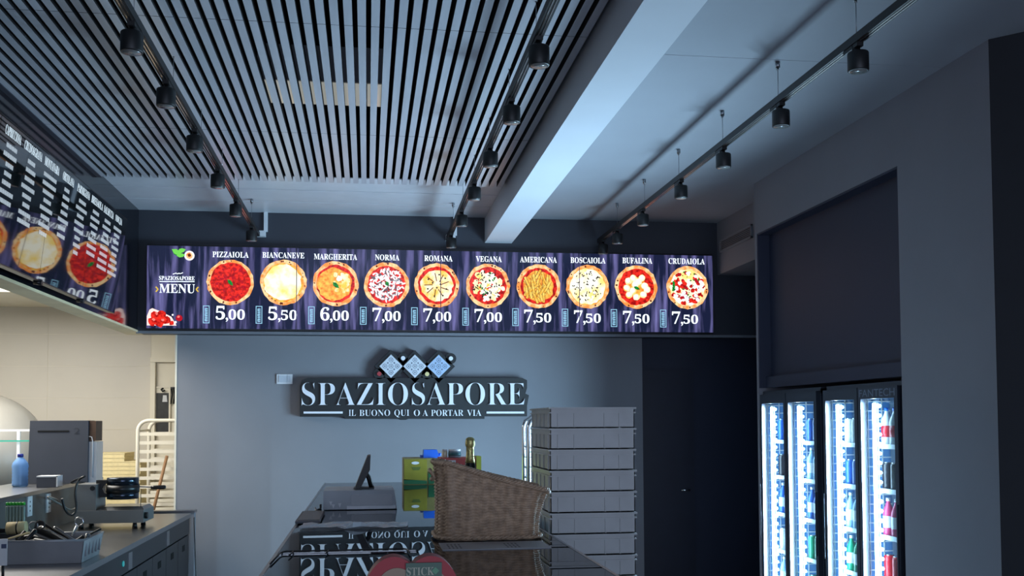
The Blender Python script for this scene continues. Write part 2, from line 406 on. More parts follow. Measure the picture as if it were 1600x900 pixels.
def pizza(kind, cx, cz):
    L = [('pizza_crust', [ngon(cx, cz, R, 40, .025)], 0)]
    L.append(('pizza_char', [ngon(cx+R*.93*math.cos(a), cz+R*.93*math.sin(a), random.uniform(.004, .010), 7, .3) for a in [random.uniform(0, 2*PI) for _ in range(7)]], 1))
    def A(m, polys, lay): L.append((m, polys, lay))
    if kind == 'BIANCANEVE':
        A('pizza_orange_cheese', [ngon(cx, cz, R*.86, 40, .03)], 1); A('pizza_pale_cheese', [ngon(cx-.005, cz, R*.80, 36, .05)], 2)
        A('pizza_char', [ngon(cx+R*.87*math.cos(a), cz+R*.87*math.sin(a), .008, 7, .4, .004, a+PI/2) for a in (3.6, 3.9, 4.1, 4.3, 5.6, .3, 1.2)], 3)
    elif kind == 'BOSCAIOLA':
        A('pizza_orange_cheese', [ngon(cx, cz, R*.86, 40, .03)], 1); A('pizza_pale_cheese', [ngon(cx, cz, R*.82, 36, .04)], 2)
        A('pizza_olive', [ngon(cx+x, cz+z, random.uniform(.006, .013), 6, .4, .005, random.uniform(0, 3)) for x, z in scatter(60, R*.72)], 3)
        A('pizza_white', [ngon(cx+x, cz+z, .012, 8, .3) for x, z in scatter(18, R*.7)], 4)
    elif kind == 'CRUDAIOLA':
        A('pizza_pale_cheese', [ngon(cx, cz, R*.84, 36, .03)], 1)
        A('pizza_sauce', [ngon(cx+x, cz+z, random.uniform(.012, .024), 8, .35) for x, z in scatter(44, R*.78)], 2)
        A('pizza_ham', [ngon(cx+x, cz+z, random.uniform(.008, .018), 7, .4) for x, z in scatter(22, R*.78)], 3)
        A('pizza_white', [ngon(cx+x, cz+z, random.uniform(.010, .02), 8, .3) for x, z in scatter(30, R*.74)], 4)
        A('pizza_basil', [leaf(cx-R*.66, cz+.02*i, .02, .011, .9+i*.5) for i in range(-1, 3)]+[leaf(cx+x, cz+z, .012, .006, random.uniform(0, 3)) for x, z in scatter(9, R*.75)], 5)
        A('pizza_olive', [ngon(cx+x, cz+z, .005, 6, .3) for x, z in scatter(18, R*.7)], 6)
    else:
        A('pizza_sauce', [ngon(cx, cz, R*(.86 if kind == 'PIZZAIOLA' else .84), 40, .03)], 1)
        if kind == 'PIZZAIOLA':
            A('pizza_ham', [ngon(cx+x, cz+z, random.uniform(.006, .016), 7, .4) for x, z in scatter(30, R*.76)], 2)
            A('pizza_basil', [leaf(cx, cz-.004, .034, .014, -.9)], 3)
        elif kind == 'MARGHERITA':
            A('pizza_orange_cheese', [ngon(cx-.01, cz-.004, R*.74, 30, .07)], 2); A('pizza_cheese', [ngon(cx+.05+x*.5, cz+.02+z*.7, random.uniform(.012, .024), 9, .25) for x, z in scatter(22, R*.7)], 3)
            A('pizza_white', [ngon(cx+.03, cz+.045, .024, 10, .2)], 4); A('pizza_basil', [leaf(cx+.002, cz-.012, .036, .017, -.75)], 5)
        elif kind == 'NORMA':
            A('pizza_grey', [ngon(cx+x, cz+z, random.uniform(.010, .02), 6, .4, .007, random.uniform(0, 3)) for x, z in scatter(90, R*.72)], 2)
            A('pizza_white', [ngon(cx+x, cz+z, random.uniform(.012, .024), 6, .4, .007, random.uniform(0, 3)) for x, z in scatter(150, R*.74)], 3)
            A('pizza_olive', [ngon(cx+x, cz+z, .008, 5, .4, .003, random.uniform(0, 3)) for x, z in scatter(26, R*.66)], 4); A('pizza_basil', [leaf(cx+.005, cz+.008, .022, .015, -1.2)], 5)
        elif kind == 'ROMANA':
            A('pizza_cheese', [ngon(cx, cz, R*.72, 30, .06)], 2)
            A('pizza_char', [bar2(cx+.035*math.cos(a), cz+.035*math.sin(a), cx+.105*math.cos(a+.12), cz+.105*math.sin(a+.12), .007) for a in [i*.7+.2 for i in range(9)]], 3)
            A('pizza_olive', [ngon(cx+x, cz+z, .0075, 8) for x, z in ((.0, -.02), (.03, .01), (-.035, .02), (.07, .06), (-.07, .05), (.08, -.03), (-.075, -.03), (.02, .09), (-.02, -.09), (.05, -.085))], 4)
        elif kind == 'VEGANA':
            A('pizza_pale_cheese', [ngon(cx+x, cz+z, random.uniform(.014, .026), 8, .3) for x, z in scatter(64, R*.68)], 2)
            A('pizza_olive', [ngon(cx+x, cz+z, random.uniform(.008, .017), 6, .4, .006, random.uniform(0, 3)) for x, z in scatter(46, R*.68)], 3)
            A('pizza_basil', [leaf(cx+x, cz+z, .013, .006, random.uniform(0, 3)) for x, z in scatter(10, R*.6)], 4)
            A('pizza_cheese', [bar2(cx+x, cz+z, cx+x+.03, cz+z+random.uniform(-.03, .03), .010) for x, z in scatter(14, R*.5)], 5)
        elif kind == 'AMERICANA':
            A('pizza_orange_cheese', [ngon(cx, cz, R*.70, 26, .06)], 2)
            q = []
            for x, z in scatter(40, R*.60):
                a = random.choice((1.2, 1.5, 1.75, 2.2, .9)) + random.uniform(-.25, .25); l = random.uniform(.036, .056)
                q.append((cx+x, cz+z, a, l))
            for i, (x, z, a, l) in enumerate(q):
                A('pizza_char', [bar2(x-l*math.cos(a), z-l*math.sin(a), x+l*math.cos(a), z+l*math.sin(a), .025)], 3+i*.12); A('pizza_fries', [bar2(x-l*math.cos(a), z-l*math.sin(a), x+l*math.cos(a), z+l*math.sin(a), .019)], 3.06+i*.12)
        elif kind == 'BUFALINA':
            A('pizza_orange_cheese', [ngon(cx+.01, cz-.01, R*.5, 20, .15)], 2)
            sp9 = [(-.07, .05), (-.025, .075), (.05, .078), (-.085, -.01), (-.065, -.07), (-.01, .02), (.075, .01), (.0, -.085), (.06, -.065), (.095, -.02), (.02, .045), (-.03, -.035)]
            A('pizza_cheese', [ngon(cx+x, cz+z, .030, 14, .08) for x, z in sp9], 3); A('pizza_white', [ngon(cx+x-.003, cz+z+.004, .020, 12, .1) for x, z in sp9], 4)
            A('pizza_basil', [leaf(cx+.005, cz-.01, .030, .013, -.4)], 5)
    return L
MENU = [('PIZZAIOLA', 360, 441, 332, 388.5, 398, '5,00'), ('BIANCANEVE', 443, 441.5, 410, 475.5, 399, '5,50'), ('MARGHERITA', 524.5, 443.5, 490.5, 558, 401.5, '6,00'),
        ('NORMA', 604, 445, 586, 624, 402.5, '7,00'), ('ROMANA', 682.5, 446, 663, 707, 404, '7,00'), ('VEGANA', 762.5, 446.5, 743.5, 784, 405, '7,00'),
        ('AMERICANA', 841.5, 447.5, 812.5, 870, 406, '7,50'), ('BOSCAIOLA', 918, 448, 891.5, 946, 407, '7,50'), ('BUFALINA', 994, 448.5, 972.5, 1019, 407.5, '7,50'), ('CRUDAIOLA', 1074, 449.5, 1044.5, 1101, 408.5, '7,50')]
PR0 = [337, 419, 500.5, 582, 661.5, 741.5, 819, 897, 973.5, 1050]       # left end of each price in the photograph
TG0 = [317, 399.5, 481.5, 562.5, 642.5, 722.5, 800.5, 878, 954.5, 1031.5]
for i, (nm, px, py, x0, x1, yc, pr) in enumerate(MENU):
    cx, cz = sp(px, py)
    on_displays('pizza_picture', pizza(nm, cx, cz))
    on_displays('pizza_name', [('menu_text_light', word_px(nm, x0, x1, yc-4.6, yc+4.4), 1)])
    p0 = PR0[i]; base = 499.5 + i*.72
    k = 1-.012*i
    on_displays('price', [('menu_text_light', word_px(pr[0], p0, p0+14.5*k, base-21.5*k, base) + word_px(pr[1], p0+15.5*k, p0+19.5*k, base-3.2, base+3.4) + word_px(pr[2:], p0+20*k, p0+45.5*k, base-16*k, base), 1)])
    t0 = TG0[i]; ax, az = sp(t0, base+5.5); bx, bz = sp(t0+10.5*k, base-22)
    fr = [[(ax, az), (bx, az), (bx, az+.006), (ax, az+.006)], [(ax, bz-.006), (bx, bz-.006), (bx, bz), (ax, bz)], [(ax, az), (ax+.006, az), (ax+.006, bz), (ax, bz)], [(bx-.006, az), (bx, az), (bx, bz), (bx-.006, bz)]]
    for j in range(8):                          # unreadably small upright lettering
        zz = az+.016+(bz-az-.032)*j/8; fr.append([(ax+.014, zz), (bx-.014, zz), (bx-.014, zz+.009), (ax+.014, zz+.009)])
        if j % 3 == 0: fr.append([(ax+.014, zz), (ax+.02, zz), (ax+.02, zz+.014), (ax+.014, zz+.014)])
    on_displays('size_tag', [('menu_tag_light', fr, 1)])
# heading, basil and tomato picture, sliced tart at the foot
on_displays('menu_heading', [('menu_text_light', word_px('SPAZIOSAPORE', 248.5, 304, 431.5, 438) + word_px('MENU', 249, 304.5, 444, 458) + [[sp(249, 440.5), sp(304, 440.7), sp(304, 439.6), sp(249, 439.4)]]
             + [bar2(*sp(270, 428.5), *sp(276, 426.5), .006), bar2(*sp(276, 428), *sp(281, 427), .007), bar2(*sp(281, 428), *sp(286, 426), .006)], 1),
             ('menu_arrow_light', [bar2(*sp(243.5, 448), *sp(247, 452), .010), bar2(*sp(247, 452), *sp(243.5, 456), .010), bar2(*sp(310, 448.5), *sp(306.5, 452), .010), bar2(*sp(306.5, 452), *sp(310, 456), .010)], 1)])
x, z = sp(296, 399.5)
gp = [leaf(*sp(277, 394.5), .050, .020, -.55), leaf(*sp(284, 391.5), .034, .018, .3), leaf(*sp(283, 399), .036, .016, .1)]
on_displays('garnish_picture', [('pizza_basil', [leaf(*sp(278, 396), .052, .022, -.5)], 0.5), ('leaf_light', gp, 1)] if glow('leaf_light', (120, 225, 90), 1.0) else [])
on_displays('garnish_picture', [('pizza_white', [ngon(x, z, .040, 24)], 1), ('pizza_crust', [ngon(x, z, .026, 18)], 2), ('pizza_char', [ngon(x, z+.003, .014, 10, .2)], 3)])
tart = [sp(229.5, 508.5), sp(229.5, 494), sp(233.5, 484), sp(238, 481.5), sp(252, 487), sp(268, 495), sp(276, 508.8)]
reds = [ngon(*sp(243, 494), .036, 10, .2), ngon(*sp(252, 492), .034, 10, .2), ngon(*sp(238, 502), .036, 10, .2), ngon(*sp(249, 503), .04, 10, .2), ngon(*sp(259, 501), .034, 10, .25), ngon(*sp(268, 505), .018, 10, .2)]
on_displays('tart_picture', [('tart_cream', [tart], 1), ('pizza_sauce', reds, 2), ('menu_pink', [ngon(*sp(245, 490), .012, 8, .3), ngon(*sp(240, 499), .012, 8, .3), ngon(*sp(254, 500), .012, 8, .3)], 3)] if glow('tart_cream', (255, 226, 220), 1.2) else [])
on_displays('tart_picture', [('pizza_ham', [ngon(*sp(280, 497), .026, 14, .05)], 1), ('menu_pink', [ngon(*sp(279, 495), .010, 8, .2)], 2), ('pizza_white', [ngon(*sp(270, 492), .008, 7, .2), ngon(*sp(274, 504), .011, 7, .3)], 2)])

# ------------------------------------------------------------------ menu displays along the left soffit, tilted down to the shop
M_mirror = mat('glossy_screen_glass', (16, 19, 20), .03, ior=2.7)
LXT, LXB, LZT, LZB = -1.618, -1.694, 2.985, 2.352
LV = Vector((LXT-LXB, 0, LZT-LZB)); LH = LV.length; LV.normalize(); LU = Vector((0, 1, 0)); LN = LU.cross(LV).normalized()
def lpt(y, s, lift=0): return Vector((LXB, y, LZB)) + LV*s*LH + LN*lift
M_ltxt = glow('side_text_light', (205, 226, 240), 1.15); M_lsub = glow('side_small_text_light', (176, 192, 205), .8)
LY = [4.00, 4.80, 5.60, 6.40, 7.22]
NAMES = [('CAPRICCIOSA', 4.865, 5.075), ('CRUDO&GRANA', 5.125, 5.39), ('MONTANARA', 5.435, 5.68), ('ORTOLANA', 5.75, 5.96), ('PARMIGIANA', 6.03, 6.29), ('BRESAOLA', 6.33, 6.59), ('SALSICCIA', 6.62, 6.86), ('NDUJA', 6.91, 7.09)]
random.seed(11)
for k in range(4):
    o = thing('menu_display', 'dark glossy menu screen on the left soffit, %s from the corner' % ('fourth', 'third', 'second', 'first')[k], 'menu screen', ((LXB+LXT)/2, (LY[k]+LY[k+1])/2, LZB), 'tilted menu screens on the left')
    b = MB(); y0, y1 = LY[k]+.002, LY[k+1]-.002
    q = [lpt(y0, -.01, -.05), lpt(y1, -.01, -.05), lpt(y1, -.01, -.001), lpt(y0, -.01, -.001), lpt(y0, 1.01, -.05), lpt(y1, 1.01, -.05), lpt(y1, 1.01, -.001), lpt(y0, 1.01, -.001)]
    b.hexa(q); b.build('housing', M_blackp, o)
    b = MB(); b.hexa([lpt(y0, 0, -.001), lpt(y1, 0, -.001), lpt(y1, 0, 0), lpt(y0, 0, 0), lpt(y0, 1, -.001), lpt(y1, 1, -.001), lpt(y1, 1, 0), lpt(y0, 1, 0)]); b.build('screen', M_mirror, o)
    b = MB(); b.cyl(lpt(y0+.02, -.02, -.03), lpt(y0+.02, -.02, .012), .014, seg=12); b.build('sensor_knob', M_blackp, o)
    b = MB(); b.box(-1.832, LXB-.02, (y0+y1)/2-.1, (y0+y1)/2+.1, 2.55, 2.75); b.build('wall_bracket', M_black, o)
    for nm, a0, a1 in NAMES:
        if not (y0 <= (a0+a1)/2 < y1): continue
        b = MB(); b.add(fit(letters(nm), a0, a1, 0.895*LH, .965*LH), lpt(0, 0), LU, LV, .001); b.build('pizza_name', M_ltxt, o)
        c = (a0+a1)/2
        for j in range(8 if nm not in ('ORTOLANA', 'BRESAOLA', 'CAPRICCIOSA') else 7):      # ingredient lines too small to read: word-long marks
            wd = random.choice((.06, .09, .10, .07, .11, .05)); s0 = (.815-.066*j)*LH
            b = MB(); x = c-wd; first = True
            while x < c+wd-.012:
                l = random.uniform(.014, .034); e = min(x+l, c+wd); b.add([[(x, s0), (e, s0), (e, s0+.021), (x, s0+.021)]], lpt(0, 0), LU, LV, .001)
                if e+.003 < c+wd-.012: b.add([[(e, s0+.006), (e+.003, s0+.006), (e+.003, s0+.013), (e, s0+.013)]], lpt(0, 0), LU, LV, .001)
                x = e+.003
            bmesh.ops.remove_doubles(b.bm, verts=b.bm.verts, dist=.0001); b.build('ingredient_line', M_lsub, o)

# ------------------------------------------------------------------ ceiling track lights
M_lens = mat('lamp_lens', (120, 120, 118), .2)
def track(name, label, x, wires):
    t = thing(name, label, 'track', (x, 4.5, 3.118), 'suspended lighting tracks')
    b = MB(); b.box(x-.018, x+.018, .4, 8.50, 3.122, 3.156); b.build('rail', M_black, t)
    b = MB(); b.box(x+.004, x+.009, .4, 8.49, 3.1195, 3.1215); b.box(x-.009, x-.004, .4, 8.49, 3.1195, 3.1215); b.build('contact_strip', M_copper, t)
    for y in wires:
        cl = MB(); cl.cyl((x, y, 3.30), (x, y, 3.334), .011, seg=10); cl.cyl((x, y, 3.29), (x, y, 3.30), .006, seg=8); c = cl.build('ceiling_clamp', M_steel, t)
        wr = MB(); wr.cyl((x, y, 3.155), (x, y, 3.30), .0016, seg=6); wr.build('suspension_wire', M_steel, t)
    return t
def spot(x, y, label, group, flip):
    t = thing('track_spotlight', label, 'spotlight', (x, y, 3.006), group)
    h = MB(); h.lathe([(.034, .0), (.040, .0), (.042, .004), (.042, .074), (.039, .078), (.0, .078)], (x, y, 3.006), 24); h.build('lamp_head', M_black, t)
    l = MB(); l.lathe([(.0, .006), (.033, .001), (.034, -.001), (.0, -.001)], (x, y, 3.006), 20); l.build('lens', M_lens, t)
    n = MB(); n.cyl((x, y, 3.083), (x, y+.010, 3.098), .012, .014, 12); n.cyl((x, y+.010, 3.088), (x, y+.03, 3.124), .016, .016, 12); n.build('swivel_joint', M_black, t)
    a = MB(); a.box(x-.014, x+.014, y-.02, y+.10, 3.105, 3.123); a.build('track_adapter', M_black, t, bevel=.003)
    return t
TR = [('ceiling_track', 'black suspended lighting track under the slats, nearest the side menu screens', -.885, [4.02, 4.825, 5.63, 6.43, 7.24, 8.05]),
      ('ceiling_track', 'black suspended lighting track under the slats beside the white beam', .672, [4.0, 4.795, 5.589, 6.39, 7.19, 8.0]),
      ('ceiling_track', 'black suspended lighting track under plain ceiling over the drinks coolers', 1.962, [3.85, 4.648, 5.427, 6.238, 7.053, 7.86])]
LAMPS = [[3.99, 4.66, 5.42, 6.25, 7.10, 8.06], [3.94, 4.72, 5.55, 6.40, 7.28, 8.2], [3.84, 4.62, 5.42, 6.2, 7.1, 7.86, 8.36]]
where = ['on the track nearest the side menu screens', 'on the track beside the white beam', 'on the track over the drinks coolers']
proto = None
for (nm, lb, x, wires), ys, wh in zip(TR, LAMPS, where):
    t = track(nm, lb, x, wires)
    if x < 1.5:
        b = MB(); b.box(x+.045, x+.075, 8.535, 8.56, 3.17, 3.33); b.box(x-.018, x+.06, 8.50, 8.56, 3.125, 3.17); b.build('end_bar', M_white, t)  # white bars at the far end of the track
    for i, y in enumerate(ys):
        lab = 'black cylinder spotlight %s, %s from the back wall' % (wh, ORD[len(ys)-1-i])
        gr = 'spotlights ' + wh
        if proto is None: proto = spot(x, y, lab, gr, 1)
        else: dup(proto, (x, y, 3.006), lab, gr)

# ------------------------------------------------------------------ air vent, wall switch
t = thing('air_vent', 'grey slotted air vent grille high on the bulkhead by the right wall', 'vent', (3.02, 8.09, 3.05))
b = MB(); b.box(3.012, 3.03, 7.72, 8.46, 3.05, 3.062); b.box(3.012, 3.03, 7.72, 8.46, 3.146, 3.158); b.box(3.012, 3.03, 7.72, 7.732, 3.05, 3.158); b.box(3.012, 3.03, 8.448, 8.46, 3.05, 3.158); b.build('frame', M_wall, t)
b = MB()
for i in range(6): b.box(3.014, 3.021, 7.73, 8.45, 3.066+i*.0145, 3.072+i*.0145)
b.build('slats', M_wallr, t)
b = MB(); b.box(3.0275, 3.0295, 7.73, 8.45, 3.06, 3.15); b.build('backing', M_void, t)
t = thing('wall_switch', 'white rectangular switch plate on the grey wall left of the sign', 'switch', (-.687, 8.79, 1.93))
b = MB(); b.box(-.752, -.622, 8.788, 8.80, 1.928, 2.01); b.build('plate', M_white, t, bevel=.004)
b = MB(); b.box(-.735, -.668, 8.783, 8.788, 1.942, 1.996); b.box(-.664, -.64, 8.784, 8.788, 1.942, 1.996); b.build('buttons', mat('switch_button', (190, 198, 208), .3), t)

# ------------------------------------------------------------------ shop sign
YF = 8.72
def gp(px, py, Y=YF): q = atY(px, py, Y); return (q.x, q.z)
t = thing('shop_sign', 'raised dark sign with white SPAZIOSAPORE lettering and three patterned tiles', 'sign', (.42, 8.76, 1.62))
M_board = mat('sign_board', (29, 33, 35), .5, var=.04)
M_letter = mat('sign_letter', (236, 238, 244), .4, var=.01)
b = MB()
def board(pts): b.prism([(x, YF, z) for x, z in pts], (0, .08, 0))
board([gp(*p) for p in ((468.5, 651), (468.5, 603), (472, 594), (480, 590.5), (816, 590.5), (823.5, 594), (823.5, 606), (821, 615), (826.5, 617.5), (823.5, 634), (823.5, 650.5), (757, 650.5), (757, 654.5), (638, 654.5), (634, 656), (626, 656), (622, 654.5), (538, 654.5), (538, 651))][::-1])
DI = [(611, 572.3), (648.2, 572.4), (685.4, 572.5)]
for px, py in DI: board([gp(px, py-25.5), gp(px+25.5, py), gp(px, py+26), gp(px-25.5, py)][::-1])
for px, py, r in ((629.5, 559.5, 8), (704.5, 560.2, 8.5), (592.5, 584, 8.5), (667, 584.5, 8)):
    c = gp(px, py); board(ngon(c[0], c[1], r*YF/1600, 20))
b.build('backing_board', M_board, t)
def signpart(name, polys, m, par=None, d=.018, lift=.018):
    mb = MB(); mb.add(polys, (0, YF, 0), (1, 0, 0), (0, 0, 1), lift, d); return mb.build(name, m, par or t)
def wordgp(s, x0, x1, y0, y1, thin=0): a, c = gp(x0, y1), gp(x1, y1); m = (x0+x1)/2; return fit(letters(s, thin=thin, res=4), a[0], c[0], gp(m, y1)[1], gp(m, y0)[1])
signpart('name_lettering', wordgp('SPAZIOSAPORE', 471.5, 819.5, 598, 633.3, -.016), M_letter)
signpart('tagline_lettering', wordgp('IL', 544.8, 555.8, 640.3, 649.8, -.01)+wordgp('BUONO', 561.5, 609.5, 640.2, 650, -.01)+wordgp('QUI', 616, 639.5, 640, 652, -.01)+wordgp('O', 646.5, 656, 640.2, 650, -.01)+wordgp('A', 660, 668.5, 640.2, 649.8, -.01)+wordgp('PORTAR', 673.5, 724, 640.2, 650, -.01)+wordgp('VIA', 729.5, 752, 640.2, 650, -.01), M_letter, d=.01, lift=.01)
for x0, x1 in ((474.5, 535.5), (760, 818.8)): signpart('bar', [[gp(x0, 646.2), gp(x1, 646.2), gp(x1, 643.0), gp(x0, 643.0)]], M_letter, d=.01, lift=.01)
M_tile = mat('sign_tile', (214, 220, 228), .35, var=.02); M_tpat = mat('tile_pattern', (84, 94, 116), .4)
for i, (px, py) in enumerate(DI):
    o = signpart('patterned_tile', [[gp(px, py+18.2), gp(px+18.2, py), gp(px, py-18.2), gp(px-18.2, py)]], mat('sign_tile_blue', (176, 200, 228), .35, var=.02) if i == 2 else M_tile, d=.012, lift=.014)
    q = []; c = gp(px, py); s = YF/1600
    for dx, dy in ((0, 0), (0, 9.6), (9.6, 0), (0, -9.6), (-9.6, 0)):
        X, Z = c[0]+dx*s, c[1]+dy*s
        for a in range(8): q.append(ngon(X+3.1*s*math.cos(a*PI/4), Z+3.1*s*math.sin(a*PI/4), .75*s, 6))
        q.append(ngon(X, Z, 1.0*s, 8))
    for dx, dy in ((5, 5), (5, -5), (-5, 5), (-5, -5)):
        X, Z = c[0]+dx*s, c[1]+dy*s; q.append(ngon(X, Z, 1.4*s, 4))
    signpart('tile_ornament', q, M_tpat, o, d=.002, lift=.0165)
for px, py, cc in ((629.7, 559.8, (240, 240, 250)), (704.3, 560.3, (240, 246, 250)), (592.6, 584.2, (170, 50, 56)), (667.2, 584.6, (232, 214, 150))):
    c = gp(px, py); signpart('dot', [ngon(c[0], c[1], 3.3*YF/1600, 20)], mat('dot_%d' % px, cc, .4), d=.02, lift=.02)

# ------------------------------------------------------------------ drinks coolers in the niche
M_frame = mat('cooler_frame', (52, 56, 66), .3, var=.04, metal=.3)
M_liner = mat('cooler_liner', (150, 176, 205), .25, var=.04)
M_cell = mat('blue_cell_tint', (84, 134, 190), .2, var=.03)  # blue glow of the reflected dots put into the panel colour
M_led = glow('led_light', (200, 230, 255), 26)
M_led2 = glow('led_dot', (170, 215, 255), 14)
M_shelf = mat('shelf_wire', (215, 225, 235), .3)
SHELF = [.16, .42, .68, .94, 1.20, 1.45]
cols = {'red': (200, 24, 40), 'green': (20, 150, 110), 'blue': (40, 96, 180), 'white': (220, 225, 230), 'orange': (226, 120, 40), 'yellow': (226, 205, 70), 'clear': (150, 190, 220), 'pink': (200, 60, 110), 'dark': (40, 34, 40)}
def drink(kind, col, loc, label, group):
    t = thing('drink_can' if kind == 'can' else 'drink_bottle', label, 'can' if kind == 'can' else 'bottle', loc, group); x, y, z = loc
    b = MB(); m = mat('drink_'+col, cols[col], .25, var=.1, scale=40)
    if kind == 'can':
        b.lathe([(.024, 0), (.030, .008), (.030, .142), (.025, .155)], loc, 14); b.build('can_body', m, t)
        c = MB(); c.lathe([(.025, .155), (.025, .158), (.0, .156)], loc, 14); c.build('can_lid', M_chrome, t)
    else:
        b.lathe([(.026, 0), (.031, .01), (.031, .13), (.027, .15), (.012, .185), (.011, .20)], loc, 14); b.build('bottle_body', m, t)
        c = MB(); c.lathe([(.013, .198), (.013, .216), (.0, .216)], loc, 12); c.build('cap', M_white if col != 'white' else M_blue, t)
        l = MB(); l.lathe([(.0315, .05), (.0315, .115)], loc, 14); l.build('wrap_label', M_white if col != 'white' else mat('drink_red', cols['red'], .25), t)
    return t
pro = {}
PLAN = [  # per door, bottom shelf first: (kind, colour)
    [('can', 'red'), ('bottle', 'pink'), ('can', 'red'), ('bottle', 'pink'), ('can', 'dark'), ('bottle', 'white')],
    [('bottle', 'red'), ('can', 'green'), ('bottle', 'green'), ('bottle', 'clear'), ('can', 'blue'), ('can', 'white')],
    [('can', 'orange'), ('can', 'green'), ('can', 'green'), ('bottle', 'blue'), ('bottle', 'clear'), ('can', 'blue')],
    [('bottle', 'blue'), ('bottle', 'clear'), ('can', 'white'), ('bottle', 'blue'), ('can', 'dark'), ('can', 'blue')]]
DN = ['nearest', 'second', 'third', 'farthest']
for f in range(2):
    d = FRIDGE_DOORS[2*f:2*f+2]; y0, y1 = d[0][0]-.012, d[1][1]+.012
    t = thing('drinks_cooler', ['tall lit two-door drinks cooler in the niche, next to the grey wall', 'tall lit two-door drinks cooler in the niche, next to the dark door'][f], 'cooler', (3.1, (y0+y1)/2, 0), 'drinks coolers in the niche')
    b = MB(); b.box(2.83, 3.46, y0, y0+.012, .05, 1.80); b.box(2.83, 3.46, y1-.012, y1, .05, 1.80); b.box(2.83, 3.46, y0, y1, 1.775, 1.81); b.box(2.83, 3.46, y0, y1, .0, .12); b.build('cabinet', M_frame, t)
    b = MB(); b.box(3.40, 3.46, y0+.012, y1-.012, .12, 1.775); b.box(2.86, 3.40, y0+.012, y0+.018, .12, 1.775); b.box(2.86, 3.40, y1-.018, y1-.012, .12, 1.775)
    b.build('inner_liner', M_liner, t)
    b = MB(); b.box(2.83, 3.40, d[0][1]-.005, d[1][0]+.005, .12, 1.775); b.build('divider', M_liner, t)
    for s in SHELF:
        b = MB()
        for i in range(9): b.cyl((2.90+i*.055, y0+.02, s), (2.90+i*.055, y1-.02, s), .003, seg=6)
        b.box(2.885, 2.893, y0+.02, y1-.02, s-.012, s+.014); b.build('shelf', M_shelf, t)
    for e, (a, c) in enumerate(d):
        di = 2*f+e
        b = MB(); b.box(2.80, 2.83, a, a+.035, .12, 1.785); b.box(2.80, 2.83, c-.035, c, .12, 1.785); b.box(2.80, 2.83, a+.035, c-.035, 1.72, 1.785); b.box(2.80, 2.83, a+.035, c-.035, .12, .2)
        dr = b.build('door_frame', M_frame, t)
        b = MB(); b.box(2.812, 2.816, a+.035, c-.035, .2, 1.72); b.build('glass_pane', M_glass, dr)
        ye_ = a+.006 if e == 0 else c-.014; b = MB(); b.box(2.79, 2.80, ye_, ye_+.008, .75, 1.15); b.build('door_handle', M_frame, dr)
        # tube of light-emitting dots beside the door, its casing and an added ribbed panel standing in for the dots' reflections
        yl = c-.11
        b = MB(); b.box(2.844, 2.856, yl-.016, yl+.016, .19, 1.71); b.build('light_casing', M_white, t)
        b = MB(); b.box(2.840, 2.844, yl-.018, yl+.018, .205, 1.695); b.build('light_strip', M_led, t)
        b = MB(); b.box(2.856, 2.860, yl-.014, yl+.014, .205, 1.695); b.build('light_strip', M_led, t)  # extra glowing strip added behind the casing to brighten the interior
        b = MB()
        for i in range(28):
            z = .235+i*.0535; b.lathe([(.0, -.012), (.011, -.008), (.014, 0), (.011, .008), (.0, .012)], (2.853, yl-.034, z), 8)
        b.build('light_dots', M_led2, t)
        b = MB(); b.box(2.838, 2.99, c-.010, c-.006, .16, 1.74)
        b.build('reflection_panel', M_cell, t)
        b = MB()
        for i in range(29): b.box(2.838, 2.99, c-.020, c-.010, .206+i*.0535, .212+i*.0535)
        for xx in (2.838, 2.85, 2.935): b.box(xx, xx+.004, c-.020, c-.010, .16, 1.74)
        b.build('bead_reflections', M_white, t)  # white bars added in place of the dots' reflections
        for si, s in enumerate(SHELF):
            kind, col = PLAN[di][si]
            if si == 5 and kind == 'bottle': pass
            lab = '%s drink %s, %s shelf from the bottom, %s cooler door from the grey wall' % (col, kind, ORD[si], ['first', 'second', 'third', 'fourth'][di])
            gr = '%s drinks on the %s shelf behind the %s cooler door' % (col, ORD[si], DN[di])
            for r in range(2):
                for k in range(4):
                    y = a+.075+k*.092 + (.004 if r else 0); x = 2.925+r*.078; loc = (x, y, s+.0035)
                    if k == 4: continue
                    if (kind, col) not in pro: pro[(kind, col)] = drink(kind, col, loc, lab, gr)
                    else: dup(pro[(kind, col)], loc, lab, gr)
    if f == 0:
        a, c = d[0]
        b = MB(); q = fit(letters('FANTECH', plain=True), 0, .40, 0, .042)
        b.add(q, (2.7995, c-.02, 1.731), (0, -1, 0), (0, 0, 1), .0008); b.build('header_lettering', mat('cooler_lettering', (112, 122, 138), .4), t)

# ------------------------------------------------------------------ counter with glass top in the middle of the shop
YE = 7.45                       # the glass top runs on to here; its near left part is a loose pane tipped up by half a degree
ZW = 1.1705
t = thing('display_counter', 'long glass-topped shop counter reflecting the wall sign, under the wicker basket', 'counter', (.2, 4.6, 0))
b = MB(); b.box(-.27, .67, 2.42, YE, 0, .72); b.box(-.27, .67, YE-.04, YE, .72, 1.155); b.build('base', M_greybox, t, bevel=.006)
b = MB(); b.box(-.25, .65, 2.44, YE-.045, .72, .735); b.build('display_floor', mat('counter_dark_shelf', (44, 48, 54), .4), t)
MGT = glass('counter_glass_top', (120, 132, 142), 1.95)
b = MB(); b.prism([(.17, 2.40, 1.158), (.685, 2.40, 1.158), (.685, YE, 1.158), (-.29, YE, 1.158), (-.29, 3.49, 1.158), (.17, 3.49, 1.158)], (0, 0, .012)); b.build('glass_top', MGT, t)
